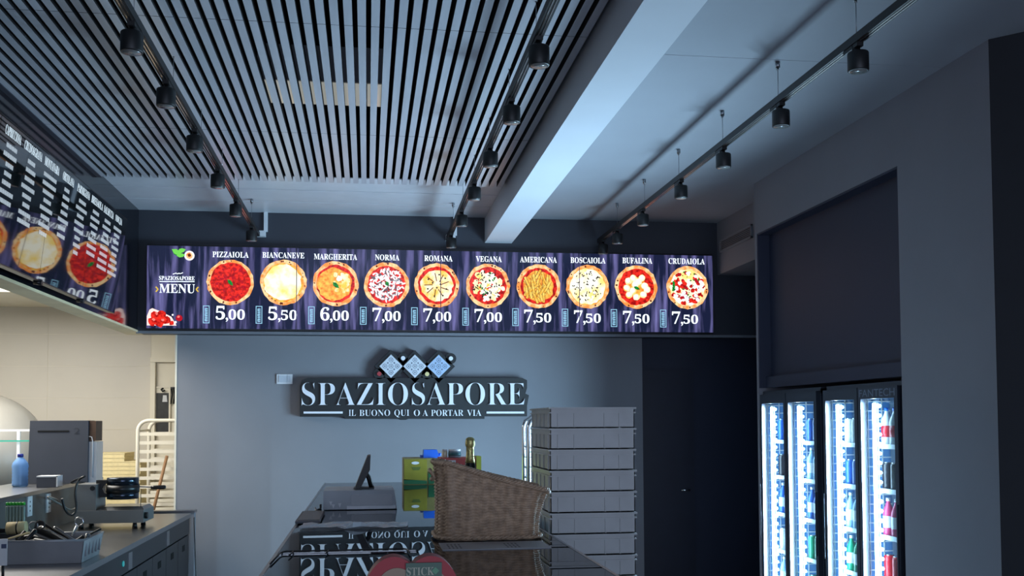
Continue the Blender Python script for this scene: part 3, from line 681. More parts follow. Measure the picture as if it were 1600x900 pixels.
b = MB(); b.hexa([(-.29, 2.40, 1.164), (.164, 2.40, 1.164), (.164, 3.484, 1.153), (-.29, 3.484, 1.153), (-.29, 2.40, 1.1765), (.164, 2.40, 1.1765), (.164, 3.484, 1.1655), (-.29, 3.484, 1.1655)]); b.build('near_glass_top', MGT, t)
for x in (-.285, .673): b = MB(); b.box(x, x+.008, 2.42, YE-.005, .72, 1.147); b.build('glass_side', M_glass, t)
b = MB(); b.box(-.277, .673, 2.412, 2.42, .72, 1.147); b.build('glass_front', M_glass, t)
for x in (-.302, .687): b = MB(); b.box(x, x+.011, 2.40, YE+.01, 1.150, 1.170); b.build('edge_trim', M_steel, t)
b = MB(); b.box(-.29, .685, 1.9, 2.412, .955, .985); b.box(-.27, .67, 1.95, 2.40, 0, .955); b.build('front_ledge', M_greybox, t, bevel=.004)

# crumpled clear film and black wire stand on the left half of the counter
def film():
    m = bpy.data.materials.new('clear_film'); m.use_nodes = True; n = m.node_tree; bs = n.nodes['Principled BSDF']
    bs.inputs['Base Color'].default_value = (.75, .8, .86, 1); bs.inputs['Roughness'].default_value = .25; bs.inputs['Alpha'].default_value = .45
    return m
b = MB(); random.seed(5); g = [[b.bm.verts.new((-.275+.435*i/14+.015*j/8, 4.20+.21*j/8, 1.1735+random.uniform(0, .010)+(.014 if (i, j) in ((7, 2), (8, 2), (7, 1)) else 0))) for i in range(15)] for j in range(9)]
for j in range(8):
    for i in range(14): b._f([g[j][i], g[j][i+1], g[j+1][i+1], g[j+1][i]])
fo = b.build('plastic_film', film()); tag(fo, 'crumpled clear plastic film lying at the far edge of the counter glass', 'film')
md = fo.modifiers.new('thick', 'SOLIDIFY'); md.thickness = .0006
p0, p1 = atY(440, 862, 3.465), atY(636, 862.5, 3.465)
yw = 3.50
t = thing('wire_stand', 'thin black wire stand bent over the left half of the counter', 'stand', ((p0.x+p1.x)/2, yw, 1.171))
b = MB(); b.tube([(p0.x-.012, 3.20, 1.1735), (p0.x-.004, 3.46, 1.1732), (p0.x+.002, 3.49, 1.1732), (p0.x+.012, yw, 1.1734), (p1.x-.012, yw, 1.1734), (p1.x-.002, 3.49, 1.1732), (p1.x+.004, 3.46, 1.1732), (p1.x+.006, 3.36, 1.1735)], .0028, 8); b.build('bent_wire', M_black, t)
for dx, l in ((.035, .12), (.15, .08)): b = MB(); b.tube([(p0.x+dx, yw, 1.1734), (p0.x+dx, 3.48, 1.1732), (p0.x+dx-.006, yw-l, 1.1732)], .0024, 8); b.build('prop', M_black, t)

# till with tilted touch screen, flat box, cable
def front_box(px0, px1, pyt, pyb, Y): a = atY(px0, pyb, Y); c = atY(px1, pyt, Y); return a.x, c.x, a.z, c.z
def g4(px, py, Y): q = atY(px, py, Y); return q.x, q.z
YT = 5.13
x0, x1, z0, z1 = front_box(505, 616, 765.5, 799, YT)
t = thing('cash_box', 'low grey till housing with a pale strip, on the counter glass', 'till', ((x0+x1)/2, YT+.15, (ZW+.003)))
b = MB(); b.hexa([(x0, YT, (ZW+.003)), (x1+.014, YT, (ZW+.003)), (x1+.014, YT+.34, (ZW+.003)), (x0, YT+.34, (ZW+.003)), (x0, YT, z1), (x1, YT, z1), (x1, YT+.34, z1), (x0, YT+.34, z1)]); b.build('housing', mat('till_grey', (165, 172, 180), .4, var=.04), t, bevel=.004)
q = front_box(542, 618, 789.5, 799, YT-.002); b = MB(); b.box(q[0], q[1], YT-.008, YT+.001, (ZW+.003)+.0005, q[3]); b.build('pale_strip', mat('till_strip', (235, 238, 244), .4), t)
q = front_box(549, 613, 772, 790, YT-.002); b = MB(); b.box(q[0], q[1], YT-.004, YT+.001, q[2], q[3]); b.build('recessed_label', mat('till_label', (136, 142, 150), .3), t)
for px, py in ((517, 787), (521, 791.5), (531, 790)): q = atY(px, py, YT-.004); b = MB(); b.prism([(q.x-.009, YT-.004, q.z+.011), (q.x+.007, YT-.004, q.z+.011), (q.x, YT-.004, q.z-.011)], (0, .004, 0)); b.build('sticker', M_white, t)
YC = YT+.14
t = thing('touch_screen', 'black tilted touch screen on a stand on top of the grey till', 'screen', (.0, YC, z1))
a, c = g4(554, 763, YC), g4(574, 712, YC); e = g4(579, 711, YC); h = g4(578, 733, YC); g = g4(565, 763, YC)
b = MB(); b.prism([(a[0], YC-.1, max(a[1], z1+.004)), (c[0], YC-.1, c[1]), (e[0], YC-.1, e[1]), (h[0], YC-.1, h[1]), (g[0]-.004, YC-.1, max(g[1], z1+.01))][::-1], (0, .22, 0)); b.build('screen_panel', M_black, t, bevel=.003)
k1, k2, k3 = g4(571, 742, YC), g4(576, 746, YC), g4(581, 764, YC)
b = MB(); b.tube([(k1[0]-.006, YC, k1[1]+.012), (k1[0]+.006, YC, k1[1]), (k2[0], YC, k2[1]), (k3[0], YC, z1+.002)], [.014, .013, .012, .013], 10); b.build('stand', M_black, t)
b = MB(); b.box(a[0]-.004, k3[0]+.012, YC-.06, YC+.08, z1+.0005, z1+.006); b.build('foot', M_black, t, bevel=.002)
q0, q1 = atY(461, 820, 4.44), atY(500, 820, 4.44)
t = thing('flat_tray', 'small dark flat tray left of the grey till at the counter edge', 'tray', ((q0.x+q1.x)/2, 4.6, 1.175))
b = MB(); b.hexa([(q0.x, 4.44, 1.175), (q1.x, 4.44, 1.175), (q1.x, 4.95, 1.175), (q0.x, 4.95, 1.175), (q0.x, 4.44, 1.184), (q1.x, 4.44, 1.184), (q1.x, 4.95, 1.184), (q0.x, 4.95, 1.184)]); b.build('tray_base', M_greybox, t, bevel=.002)
b = MB(); b.box(q0.x+.01, q1.x-.004, 4.47, 4.93, 1.184, 1.187); b.build('mat', M_blackp, t)
q0, q1 = g4(501, 788, 4.98), g4(501, 798, 4.98)
b = MB(); b.tube(smooth([(q0[0], 4.98, q0[1]), (q1[0], 4.98, q1[1]), (q1[0]-.004, 4.97, 1.19), (q1[0]-.02, 4.965, 1.1845), (q1[0]-.03, 5.1, 1.1845)]), .005, 8); tag(b.build('power_cable', M_blackp), 'short black cable running up beside the grey till', 'cable')

# cartons, jars, bottle behind the basket
YY = 7.12
x0, x1, z0, z1 = front_box(630.5, 668, 716, 761, YY)
t = thing('food_carton', 'yellow and green carton standing beside the wicker basket', 'carton', ((x0+x1)/2, YY+.1, ZW))
b = MB(); b.box(x0, x1+.06, YY, YY+.28, ZW, z1); b.build('carton_body', mat('carton_olive', (132, 122, 70), .5, var=.12, scale=6), t, bevel=.002)
zz = atY(650, 751, YY).z
b = MB(); b.box(x0+.004, x1-.004, YY-.003, YY, zz+.004, z1-.006); b.build('front_print', mat('yellow_carton', (138, 130, 36), .5, var=.08, scale=8), t)
b = MB(); b.prism([(x0+.004, YY-.003, ZW+.004), (x1-.004, YY-.003, ZW+.004), (x1-.004, YY-.003, zz-.004), (x0+.09, YY-.003, zz+.004), (x0+.004, YY-.003, zz+.010)], (0, .003, 0)); b.build('green_band', mat('carton_green', (28, 96, 60), .5), t)
c = atY(649, 723.5, YY-.005); b = MB(); b.prism([(x, YY-.0045, z) for x, z in ngon(c.x, c.z, .027, 18, ry=.010)], (0, .0015, 0)); b.build('oval_badge', M_white, t)
c = atY(650, 732, YY-.005); b = MB(); b.prism([(c.x-.03, YY-.004, c.z+.010), (c.x-.018, YY-.004, c.z-.012), (c.x+.022, YY-.004, c.z-.012), (c.x+.034, YY-.004, c.z+.010)], (0, .001, 0)); b.build('leaf_print', mat('carton_leaf', (92, 104, 40), .5), t)
b = MB(); b.box(x1+.006, x1+.056, YY-.003, YY, ZW+.004, zz+.06); b.build('green_side_print', mat('carton_green', (28, 96, 60), .5), t)
x0b, x1b, _, zb = front_box(661, 687, 702.5, 714.5, YY+.08)
t = thing('blue_box', 'small bright blue plastic box on top of the yellow carton', 'box', ((x0b+x1b)/2, YY+.13, z1))
b = MB(); b.hexa([(x0b, YY+.06, z1), (x1b, YY+.06, z1), (x1b, YY+.2, z1), (x0b, YY+.2, z1), (x0b+.006, YY+.065, zb), (x1b-.02, YY+.065, zb), (x1b-.02, YY+.195, zb), (x0b+.006, YY+.195, zb)]); b.build('box_body', M_blue, t, bevel=.004)
b = MB(); b.cyl((x1b-.004, YY+.12, z1+.022), (x1b+.012, YY+.12, z1+.022), .010); b.build('latch', M_blue, t)
b = MB(); b.box(x0b-.018, x0b-.001, YY+.08, YY+.18, z1, z1+.018); b.build('side_tab', M_blue, t)
YR = 6.0
x0, x1, _, zr = front_box(688, 741, 715.5, 740, YR)
t = thing('red_carton', 'red and white food carton behind the rim of the wicker basket', 'carton', ((x0+x1)/2, YR+.1, ZW))
b = MB(); b.box(x0, x1, YR, YR+.24, ZW, zr); b.build('carton_body', mat('carton_red', (196, 64, 60), .5, var=.1, scale=20), t, bevel=.002)
for q in (front_box(693, 712, 719, 733, YR), front_box(741-14, 739, 719, 727, YR)): b = MB(); b.box(q[0], q[1], YR-.003, YR, q[2], q[3]); b.build('pale_print', M_white, t)
q = front_box(744.5, 752, 713, 740, YR); b = MB(); b.box(q[0], q[1], YR, YR+.16, ZW, q[3]); pk = tag(b.build('yellow_packet', mat('packet_yellow', (190, 200, 60), .5), bevel=.002), 'narrow yellow green packet right of the red carton', 'packet')
for i, (px0, px1, pt) in enumerate(((690.5, 699, 702), (700, 720, 702))):
    a = atY(px0, pt, YR+.08); c = atY(px1, pt, YR+.08); r = (c.x-a.x)/2; cx = max((a.x+c.x)/2, x0+r)+.001*i; hgt = a.z-zr
    t = thing('glass_jar', ['narrow pale jar on the red carton beside the blue box', 'wide glass jar with a white lid on the red carton'][i], 'jar', (cx, YR+.08, zr))
    b = MB(); b.lathe([(r*.9, 0), (r, .006), (r, hgt*.72), (r*.9, hgt*.8)], (cx, YR+.08, zr), 18); b.build('jar_body', mat('jar_%d' % i, ((206, 196, 170), (120, 132, 140))[i], .15), t)
    b = MB(); b.lathe([(r*.94, hgt*.78), (r*.94, hgt), (0, hgt)], (cx, YR+.08, zr), 18); b.build('jar_lid', M_white, t)
    if i: b = MB(); b.lathe([(r*1.01, hgt*.25), (r*1.01, hgt*.6)], (cx, YR+.08, zr), 18); b.build('jar_label', mat('jar_label_teal', (40, 90, 96), .4), t)
# sparkling wine bottle
q = atY(734.5, 683, 4.2); x = q.x; zb = 1.1705; k = (q.z-zb)/.301; kr = 1.08
t = thing('wine_bottle', 'dark sparkling wine bottle with gold foil neck behind the wicker basket', 'bottle', (x, 4.2, zb))
def LP(p): return [(r_*kr, z_*k) for r_, z_ in p]
b = MB(); b.lathe(LP([(.038, 0), (.044, .008), (.044, .125), (.040, .15), (.028, .18), (.0175, .215), (.0145, .25)]), (x, 4.2, zb), 24); b.build('bottle_body', mat('dark_bottle', (16, 24, 20), .08), t)
b = MB(); b.lathe(LP([(.0190, .215), (.0160, .235), (.0152, .248), (.0150, .268), (.0185, .272), (.0185, .284), (.016, .296), (.008, .301), (0, .301)]), (x, 4.2, zb), 24); b.build('foil', mat('gold_foil', (176, 166, 110), .35, metal=.7, bump=.4, bscale=90), t)
b = MB(); b.lathe(LP([(.0448, .03), (.0448, .11)]), (x, 4.2, zb), 24); b.build('bottle_label', mat('bottle_label', (30, 32, 44), .4), t)

# wicker basket
t = thing('wicker_basket', 'brown wicker scoop basket standing on the glass counter', 'basket', (.45, 3.80, 1.171))
NB, NH = 132, 46
xl, xr, yn, yf = .250, .636, 3.70, 3.98
def outline(u, g):
    """point at fraction u round the rounded footprint, grown by g"""
    r = .05; W, D = (xr-xl)/2, (yf-yn)/2; a = 2*PI*u; n = 5.0
    c, s = math.cos(a), math.sin(a); k = (abs(c)**n+abs(s)**n)**(-1/n)
    return (xl+xr)/2+(W+g)*k*c, (yn+yf)/2+(D+g*.6)*k*s
def rim(x):
    f = (x-xl)/(xr-xl); f = min(max(f, -.1), 1.1)
    return 1.452 - .016*f - .088*max(0, min(1, (f-.12)/.88))**.9 - (.006 if f > .98 else 0)
b = MB(); grid = []
for j in range(NH+1):
    v = j/NH; row = []
    for i in range(NB):
        u = i/NB; x, y = outline(u, 0); zt = rim(x)
        z = 1.172+v*(zt-1.172)
        f = (x-xl)/(xr-xl)
        g = -.006 + .045*max(0, f-.35)*v*v + .006*v - .004*math.sin(v*PI)
        stake = math.cos(2*PI*u*22); wv = math.cos(PI*j)*math.cos(2*PI*u*22)
        g += .0028*wv + .0040*stake
        x, y = outline(u, g); row.append(b.bm.verts.new((x, y, z)))
    grid.append(row)
for j in range(NH):
    for i in range(NB): b._f([grid[j][i], grid[j][(i+1) % NB], grid[j+1][(i+1) % NB], grid[j+1][i]], False)
b._f([grid[0][i] for i in range(NB)][::-1])
wo = b.build('woven_body', M_wick, t); md = wo.modifiers.new('thick', 'SOLIDIFY'); md.thickness = .006; md.offset = -1
def rimpt(u, ph, k=.006, base=0):
    x0_, y0_ = outline(u, 0); f = (x0_-xl)/(xr-xl); g = .045*max(0, f-.35)+.002
    x, y = outline(u, g + k*math.cos(ph)); z = (rim(x0_) if not base else 1.178) + k*math.sin(ph); return (x, y, z)
b = MB()
for s in range(3): b.tube([rimpt(i/220, 2*PI*s/3+i*2*PI*40/220) for i in range(220)], .0052, 6, closed=True)
b.build('braided_rim', M_wick, t)
b = MB()
for s in range(2): b.tube([(lambda q: (q[0], q[1], 1.182+.004*math.sin(PI*s+i*2*PI*36/200)))(outline(i/200, .002+.004*math.cos(PI*s+i*2*PI*36/200))) for i in range(200)], .005, 6, closed=True)
b.build('braided_foot', M_wick, t)
b = MB(); yh = 3.80
b.tube([(xl-.004, yh-.04, 1.40), (xl-.016, yh-.036, 1.415), (xl-.02, yh, 1.425), (xl-.016, yh+.036, 1.415), (xl-.004, yh+.04, 1.40), (xl-.014, yh+.02, 1.39), (xl-.014, yh-.02, 1.39)], .007, 8, closed=True); b.build('handle', M_wick, t)

# pale printed sheet lying before the basket
t = thing('paper_sheet', 'pale printed sheet lying on the counter glass in front of the wicker basket', 'sheet', (.44, 3.5, 1.1705))
b = MB(); b.box(.252, .622, 3.45, 3.655, 1.1705, 1.1725); b.build('sheet', mat('pale_sheet', (150, 152, 158), .4, var=.04), t)
for x0 in (.275, .475):
    b = MB()
    for k in range(4):
        for j in range(3): b.box(x0+k*.013, x0+k*.013+.006, 3.48+j*.045, 3.51+j*.045, 1.1725, 1.1728)
    b.build('print_marks', mat('sheet_print', (78, 80, 88), .5), t)

# heart-shaped box with STICK label on the front ledge
Yh = 2.18
def hp(px, py, Y=Yh): q = atY(px, py, Y); return q.x, q.z
hx, hz = hp(644, 881)
t = thing('heart_box', 'red heart-shaped sweet box with a green STICK label on the near counter ledge', 'box', (hx, Yh, .986))
def heart(sc, dz=0):
    top = [(X, 3+8*math.sqrt(max(0, 1-((abs(X)-6)/10)**2))) for X in [-16+32*k/48 for k in range(49)]]
    low = [(X, 3-20*(1-(abs(X)/16)**1.6)) for X in [16-32*k/40 for k in range(1, 40)]]
    return (top+low)[::-1]
hw = (hp(722, 900)[0]-hp(568, 900)[0])/32
ztop = hp(640, 869.5)[1]; hc = ztop-12*hw
zbot = hc-17*hw
kz = (ztop-.987)/(28*hw)
H2 = [(hx+x*hw, .987+(z+17)*hw*kz) for x, z in heart(1)]
b = MB(); b.prism([(x, Yh, z) for x, z in H2][::-1], (0, .055, 0)); b.build('rim', M_red, t)
cx, cz = hx, .987+17*hw*kz
H3 = [(cx+(x-cx)*.83, cz+(z-cz)*.83-.001) for x, z in H2]
b = MB(); b.prism([(x, Yh-.003, z) for x, z in H3][::-1], (0, .003, 0)); b.build('window', mat('box_tan', (112, 84, 48), .4, var=.1), t)
a = hp(634, 879.5); c = hp(690, 878)
b = MB(); b.hexa([(a[0], Yh-.007, a[1]-.06), (c[0], Yh-.007, a[1]-.06), (c[0], Yh-.002, a[1]-.06), (a[0], Yh-.002, a[1]-.06), (a[0], Yh-.007, a[1]), (c[0], Yh-.007, c[1]), (c[0], Yh-.002, c[1]), (a[0], Yh-.002, a[1])]); lb = b.build('green_label', M_green, t)
a0, a1 = hp(635, 899), hp(678, 885)
b = MB(); b.add(fit(letters('STICK'), a0[0], a1[0], a0[1], a1[1]), (0, Yh-.007, 0), (1, 0, 0), (0, 0, 1), .001); b.build('lettering', mat('label_lettering', (140, 140, 120), .5), lb)
b = MB(); q = hp(680, 891); b.add([ngon(q[0], q[1], .008, 4)], (0, Yh-.007, 0), (1, 0, 0), (0, 0, 1), .001); b.build('emblem', mat('emblem_green', (60, 120, 84), .5), lb)

# ------------------------------------------------------------------ dough trays
def tray(loc, label):
    X, Y, Z = loc; t = thing('dough_tray', label, 'tray', loc, 'stacked dough trays'); h = .1035
    x0, x1, y0, y1 = X-.223, X+.223, Y-.30, Y+.30
    b = MB(); i = .009; w = .004
    for (a, c, d, e) in ((x0+i, x1-i, y0+i, y0+i+w), (x0+i, x1-i, y1-i-w, y1-i), (x0+i, x0+i+w, y0+i, y1-i), (x1-i-w, x1-i, y0+i, y1-i)): b.box(a, c, d, e, Z, Z+h-.004)
    b.box(x0+i, x1-i, y0+i, y1-i, Z, Z+.004)
    sh = b; b = MB()
    for zz, ex in ((h-.010, 0), (.072, .002)):
        for (a, c, d, e) in ((x0+ex, x1-ex, y0+ex, y0+i), (x0+ex, x1-ex, y1-i, y1-ex), (x0+ex, x0+i, y0+i, y1-i), (x1-i, x1-ex, y0+i, y1-i)): b.box(a, c, d, e, Z+zz, Z+zz+(.0085 if ex == 0 else .006))
    b.build('rim', M_tray, t)
    b = sh
    for f in (.10, .285, .63, .80):
        b.box(x0+f*.446, x0+f*.446+.005, y0+.003, y0+i, Z+.002, Z+.072)
        b.box(x0+f*.446, x0+f*.446+.005, y1-i, y1-.003, Z+.002, Z+.072)
    for f in (.08, .3, .5, .7, .92):
        b.box(x0+.003, x0+i, y0+f*.6-.0025, y0+f*.6+.0025, Z+.002, Z+.072); b.box(x1-i, x1-.003, y0+f*.6-.0025, y0+f*.6+.0025, Z+.002, Z+.072)
    b.build('shell', M_tray, t)
    return t
TX, TY = 1.113, 5.30
t = thing('tray_dolly', 'grey wheeled dolly under the stack of dough trays', 'dolly', (TX, TY, 0))
b = MB(); b.box(TX-.22, TX+.22, TY-.29, TY+.29, .075, .10); b.build('platform', M_greybox, t)
for sx in (-1, 1):
    for sy in (-1, 1): b = MB(); b.cyl((TX+sx*.17-.015, TY+sy*.24, .038), (TX+sx*.17+.015, TY+sy*.24, .038), .037); b.build('caster', M_blackp, t)
NT = 15; p = tray((TX, TY, .1005), 'white plastic dough tray at the bottom of the tall stack')
for i in range(1, NT):
    n = NT-1-i
    dup(p, (TX+random.uniform(-.003, .003), TY, 0.1005+i*.1049), 'white plastic dough tray, topmost of the tall stack' if n == 0 else 'white plastic dough tray, %s from the top of the tall stack' % ORD[n])
# tubular tray trolley behind the stack
t = thing('tray_trolley', 'tubular steel trolley with side rails behind the white dough trays', 'trolley', (1.2, 6.0, 0))
for y in (5.78, 5.98):
    q = atY(822, 660, y); xx = q.x; zt = q.z
    xx = .915; 
    b = MB(); b.tube([(xx, y, 0), (xx, y, 1.57), (xx+.01, y, 1.605), (xx+.045, y, 1.63), (1.40, y, 1.63), (1.435, y, 1.605), (1.445, y, 1.57), (1.445, y, 0)], .011, 10); b.build('hoop', M_chrome, t)
for i in range(22):
    z = .25+i*.06; 
    for xa_ in (.918, 1.415): b = MB(); b.box(xa_, xa_+.027, 5.775, 5.985, z, z+.006); b.build('side_rail', M_chrome, t)

# ------------------------------------------------------------------ kitchen counter on the left
KX0, KX1, KZ = -2.10, -1.372, .90
t = thing('kitchen_counter', 'long dark steel kitchen counter with drawers along the left side', 'counter', (-1.74, 6.2, 0))
b = MB(); b.box(KX0, KX1+.012, 4.2, 8.30, .868, KZ); b.build('worktop', M_steel, t, bevel=.004)
b = MB(); b.box(KX0, KX1-.02, 4.2, 8.30, .1, .868); b.build('carcass', M_dsteel, t)
b = MB(); b.box(KX1-.02, KX1, 4.2, 8.30, .745, .866); b.build('apron_panel', M_dsteel, t, bevel=.002)
b = MB(); b.box(KX0, KX1-.08, 4.25, 8.25, 0, .1); b.build('plinth', M_blackp, t)
yy = 4.22
for i in range(9):
    y0, y1 = yy, yy+.445; yy += .452
    for z0, z1 in ((.43, .735), (.11, .422)):
        b = MB(); b.box(KX1-.02, KX1-.001, y0, y1, z0, z1); d = b.build('drawer', M_dsteel, t, bevel=.003)
        b = MB(); b.box(KX1-.0015, KX1+.0006, (y0+y1)/2-.05, (y0+y1)/2+.05, z1-.10, z1-.055); b.build('handle_shade', M_void, d)  # flat dark patch painting in the shade of a handle recess
q = atX(192, 881, KX1); b = MB(); b.cyl((KX1-.002, q.y, q.z), (KX1+.006, q.y, q.z), .016); b.build('round_switch', glow('switch_light', (40, 150, 160), .8), t)
for px, py in ((203, 876), (262, 841)): q = atX(px, py, KX1); b = MB(); b.box(KX1, KX1+.004, q.y-.045, q.y+.045, q.z-.05, q.z+.05); b.build('front_plate', M_steel, t, bevel=.001)
t = thing('counter_end_panel', 'grey end panel standing past the far end of the kitchen counter', 'panel', (-1.55, 8.45, 0))
b = MB(); b.box(-1.95, -1.355, 8.42, 8.50, 0, .895); b.build('panel', M_wall, t); b = MB(); b.box(-1.96, -1.348, 8.41, 8.51, .895, .912); b.build('cap', M_steel, t, bevel=.002)
b = MB(); b.tube(smooth([(-1.352, 8.405, .86), (-1.348, 8.40, .75), (-1.33, 8.38, .4), (-1.30, 8.33, .1), (-1.29, 8.3, .006)]), .005, 8); tag(b.build('hanging_cable', M_blackp), 'thin black cable hanging down beside the counter end panel', 'cable')
# low back wall with ledge
b = MB(); b.box(-2.52, -2.102, 4.2, 8.6, 0, 1.15); struct(b.build('wall_kitchen_low', mat('grey_backsplash', (86, 84, 82), .5)))
b = MB(); b.box(-2.53, -2.095, 4.2, 8.62, 1.15, 1.175); b.build('ledge', M_steel); bpy.data.objects['ledge'].name = 'trim_6'; struct(bpy.data.objects['trim_6'])
for i, (px, py) in enumerate(((45.5, 791), (75, 786))):
    q = atX(px, py, -2.10); t = thing('wall_socket', ['white wall socket above the counter, empty, nearer the green-capped vials', 'white wall socket with a grey plug and cable by the waffle iron'][i], 'socket', (-2.098, q.y, q.z-.06))
    b = MB(); b.box(-2.1015, -2.094, q.y-.045, q.y+.045, q.z-.062, q.z+.062); b.build('plate', M_white, t, bevel=.002)
    b = MB()
    for dz in (-.028, 0, .028): b.cyl((-2.0945, q.y, q.z+dz), (-2.0925, q.y, q.z+dz), .006, seg=8)
    b.build('socket_holes', M_blackp, t)
    if i: sock = q
# waffle iron
fy = 7.15
def K(px, py, Y): q = atY(px, py, Y); return q.x, q.z
t = thing('waffle_iron', 'steel rotary waffle iron with round black head and long handle on the counter', 'waffle iron', (-1.7, fy, KZ))
xa, za = K(116, 818, fy); xb, zt = K(224, 797, fy)
b = MB(); b.box(xa, xb, fy, fy+.34, KZ+.04, zt); b.build('base_housing', mat('appliance_grey', (124, 126, 126), .4, metal=.4), t, bevel=.005)
b = MB(); b.hexa([(xa+.14, fy+.02, zt), (xb, fy+.02, zt), (xb, fy+.32, zt), (xa+.10, fy+.32, zt), (xa+.17, fy+.06, zt+.022), (xb-.02, fy+.06, zt+.022), (xb-.02, fy+.30, zt+.022), (xa+.14, fy+.30, zt+.022)]); b.build('drip_tray', M_steel, t)
xc, zc = K(150, 757, fy+.02)
b = MB(); b.box(xa, xc, fy+.02, fy+.28, zt, zc); b.build('control_box', mat('appliance_grey', (124, 126, 126), .4, metal=.4), t, bevel=.004)
q = K(145, 763, fy+.015); b = MB(); b.cyl((q[0], fy+.02, q[1]), (q[0], fy+.005, q[1]), .016); b.build('control_knob', M_blackp, t)
cx, _ = K(192, 770, fy+.15); _, zu = K(192, 746, fy+.15); _, zm = K(192, 763, fy+.15); _, zl = K(192, 779, fy+.15)
rr = .103
for nm, za_, zb_ in (('upper_plate', zm+.024, zu), ('lower_plate', zl, zm-.026)):
    b = MB(); b.lathe([(0, za_-zm), (rr, za_-zm), (rr, zb_-zm-.004), (rr-.004, zb_-zm), (0, zb_-zm)], (cx, fy+.15, zm), 32); b.build(nm, mat('iron_shell', (60, 68, 80), .18, metal=.85), t)
b = MB(); b.lathe([(0, -.026), (rr+.005, -.026), (rr+.005, .024), (0, .024)], (cx, fy+.15, zm), 32); b.build('hinge_ring', M_blackp, t)
q0 = K(152, 750, fy+.15); q1 = K(152, 777, fy+.15); q2 = K(172, 749, fy+.15)
b = MB(); b.prism([(q0[0], fy+.12, q0[1]), (q2[0]+.01, fy+.12, q2[1]-.004), (q2[0]+.01, fy+.12, q2[1]-.020), (q2[0]-.03, fy+.12, q2[1]-.032), (q2[0]-.042, fy+.12, (q0[1]+q1[1])/2), (q2[0]-.03, fy+.12, q1[1]+.030), (q2[0]+.01, fy+.12, q1[1]+.018), (q2[0]+.01, fy+.12, q1[1]+.002), (q0[0], fy+.12, q1[1])], (0, .06, 0)); b.build('yoke', M_blackp, t)
h0, h1, h2 = K(214, 760, fy+.15), K(236, 761.5, fy+.15), K(259, 761, fy+.15)
b = MB(); b.cyl((h0[0]-.01, fy+.15, h0[1]), (h1[0]+.01, fy+.15, h1[1]), .004); b.build('handle_rod', M_steel, t)
b = MB(); b.tube([(h1[0], fy+.15, h1[1]), (h1[0]+.02, fy+.15, h1[1]), (h2[0]-.01, fy+.15, h2[1]), (h2[0], fy+.15, h2[1])], [.010, .013, .014, .010], 12); b.build('grip', M_blackp, t)
v = K(220, 764, fy+.05); b = MB(); b.tube([(v[0], fy+.05, v[1]), (v[0], fy+.05, KZ+.10), (v[0]-.02, fy+.05, KZ+.09)], .0025, 6); b.build('stay_rod', M_black, t)
q = K(226, 803, fy); b = MB(); b.cyl((xb, fy+.04, KZ+.085), (xb+.022, fy+.04, KZ+.085), .022); b.build('side_knob', M_blackp, t)
for fx in (xa+.035, xb-.06):
    for y in (fy+.03, fy+.29):
        b = MB(); b.cyl((fx, y, KZ), (fx, y, KZ+.042), .017, .013); b.build('foot', M_blackp, t)
b = MB(); b.tube(smooth([(xa-.008, fy+.14, zt+.03), (xa-.03, fy+.04, zt+.005), (xa-.07, fy-.06, zt+.05), (xa-.11, fy-.2, zt+.11), (-2.06, sock.y+.08, sock.z+.01), (-2.086, sock.y, sock.z-.004)]), .006, 8); tag(b.build('plug_cable', mat('grey_cable', (120, 120, 116), .5)), 'grey cable from the wall socket to the waffle iron', 'cable')
b = MB(); pts = [K(97, 779, 6.9), K(100, 796, 6.9), K(108, 806, 6.9), K(115, 797, 6.9), K(112, 770, 6.9), K(116, 752, 6.9), K(124, 746, 6.9), K(136, 748, 6.9)]
e = atY(137, 749, 7.70); b.tube(smooth([(x, 6.9+.02*i, z) for i, (x, z) in enumerate(pts[:-1])]+[(e.x-.03, 7.4, 1.20), (e.x-.02, 7.69, 1.185)]), .0075, 8); tag(b.build('looped_cable', M_blackp), 'looped black cable hanging over the ledge behind the waffle iron', 'cable')

# things on the ledge
x0, x1, z0, z1 = front_box(45.5, 138, 657, 750, 7.72)
t = thing('appliance_box', 'large dark grey square appliance housing with a slot on the kitchen ledge', 'appliance', ((x0+x1)/2, 7.8, 1.176))
b = MB(); b.hexa([(x0-.012, 7.72, 1.176), (x1, 7.72, 1.176), (x1, 7.90, 1.176), (x0-.012, 7.90, 1.176), (x0, 7.72, z1), (x1, 7.72, z1), (x1, 7.90, z1), (x0, 7.90, z1)]); b.build('housing', M_greybox, t, bevel=.003)
q = front_box(59, 108, 672.5, 675.5, 7.719); b = MB(); b.box(q[0], q[1], 7.7165, 7.721, q[2], q[3]); b.build('slot', M_blackp, t)
q = front_box(116, 125, 668.5, 678, 7.719); b = MB(); b.add(fit(letters('2', plain=True), q[0], q[1], q[2], q[3]), (0, 7.7185, 0), (1, 0, 0), (0, 0, 1), .0008); b.build('number_mark', mat('faint_mark', (46, 49, 58), .5), t)
q = front_box(139, 150, 657.5, 689, 7.74); q2 = front_box(139, 151, 690, 749, 7.74)
b = MB(); b.box(x1+.002, q[1], 7.74, 7.92, q[2], q[3]); b.build('brown_side', M_brown, t)
b = MB(); b.box(x1+.002, q2[1], 7.735, 7.92, 1.176, q2[3]); b.build('steel_side', mat('pale_steel', (176, 184, 196), .3, metal=.4), t, bevel=.002)
b = MB(); k0, k1 = K(138.5, 682, 7.73), K(145, 690, 7.73); b.tube([(k0[0], 7.73, k0[1]), (k1[0]-.008, 7.73, k0[1]-.004), (k1[0], 7.73, k1[1]), (k1[0], 7.73, 1.22)], .003, 6); b.build('white_lead', M_white, t)
x0, x1, z0, z1 = front_box(57, 90, 743.5, 758, 7.25)
t = thing('small_device', 'small grey box with a white top on the ledge before the dark appliance', 'device', ((x0+x1)/2, 7.3, 1.176))
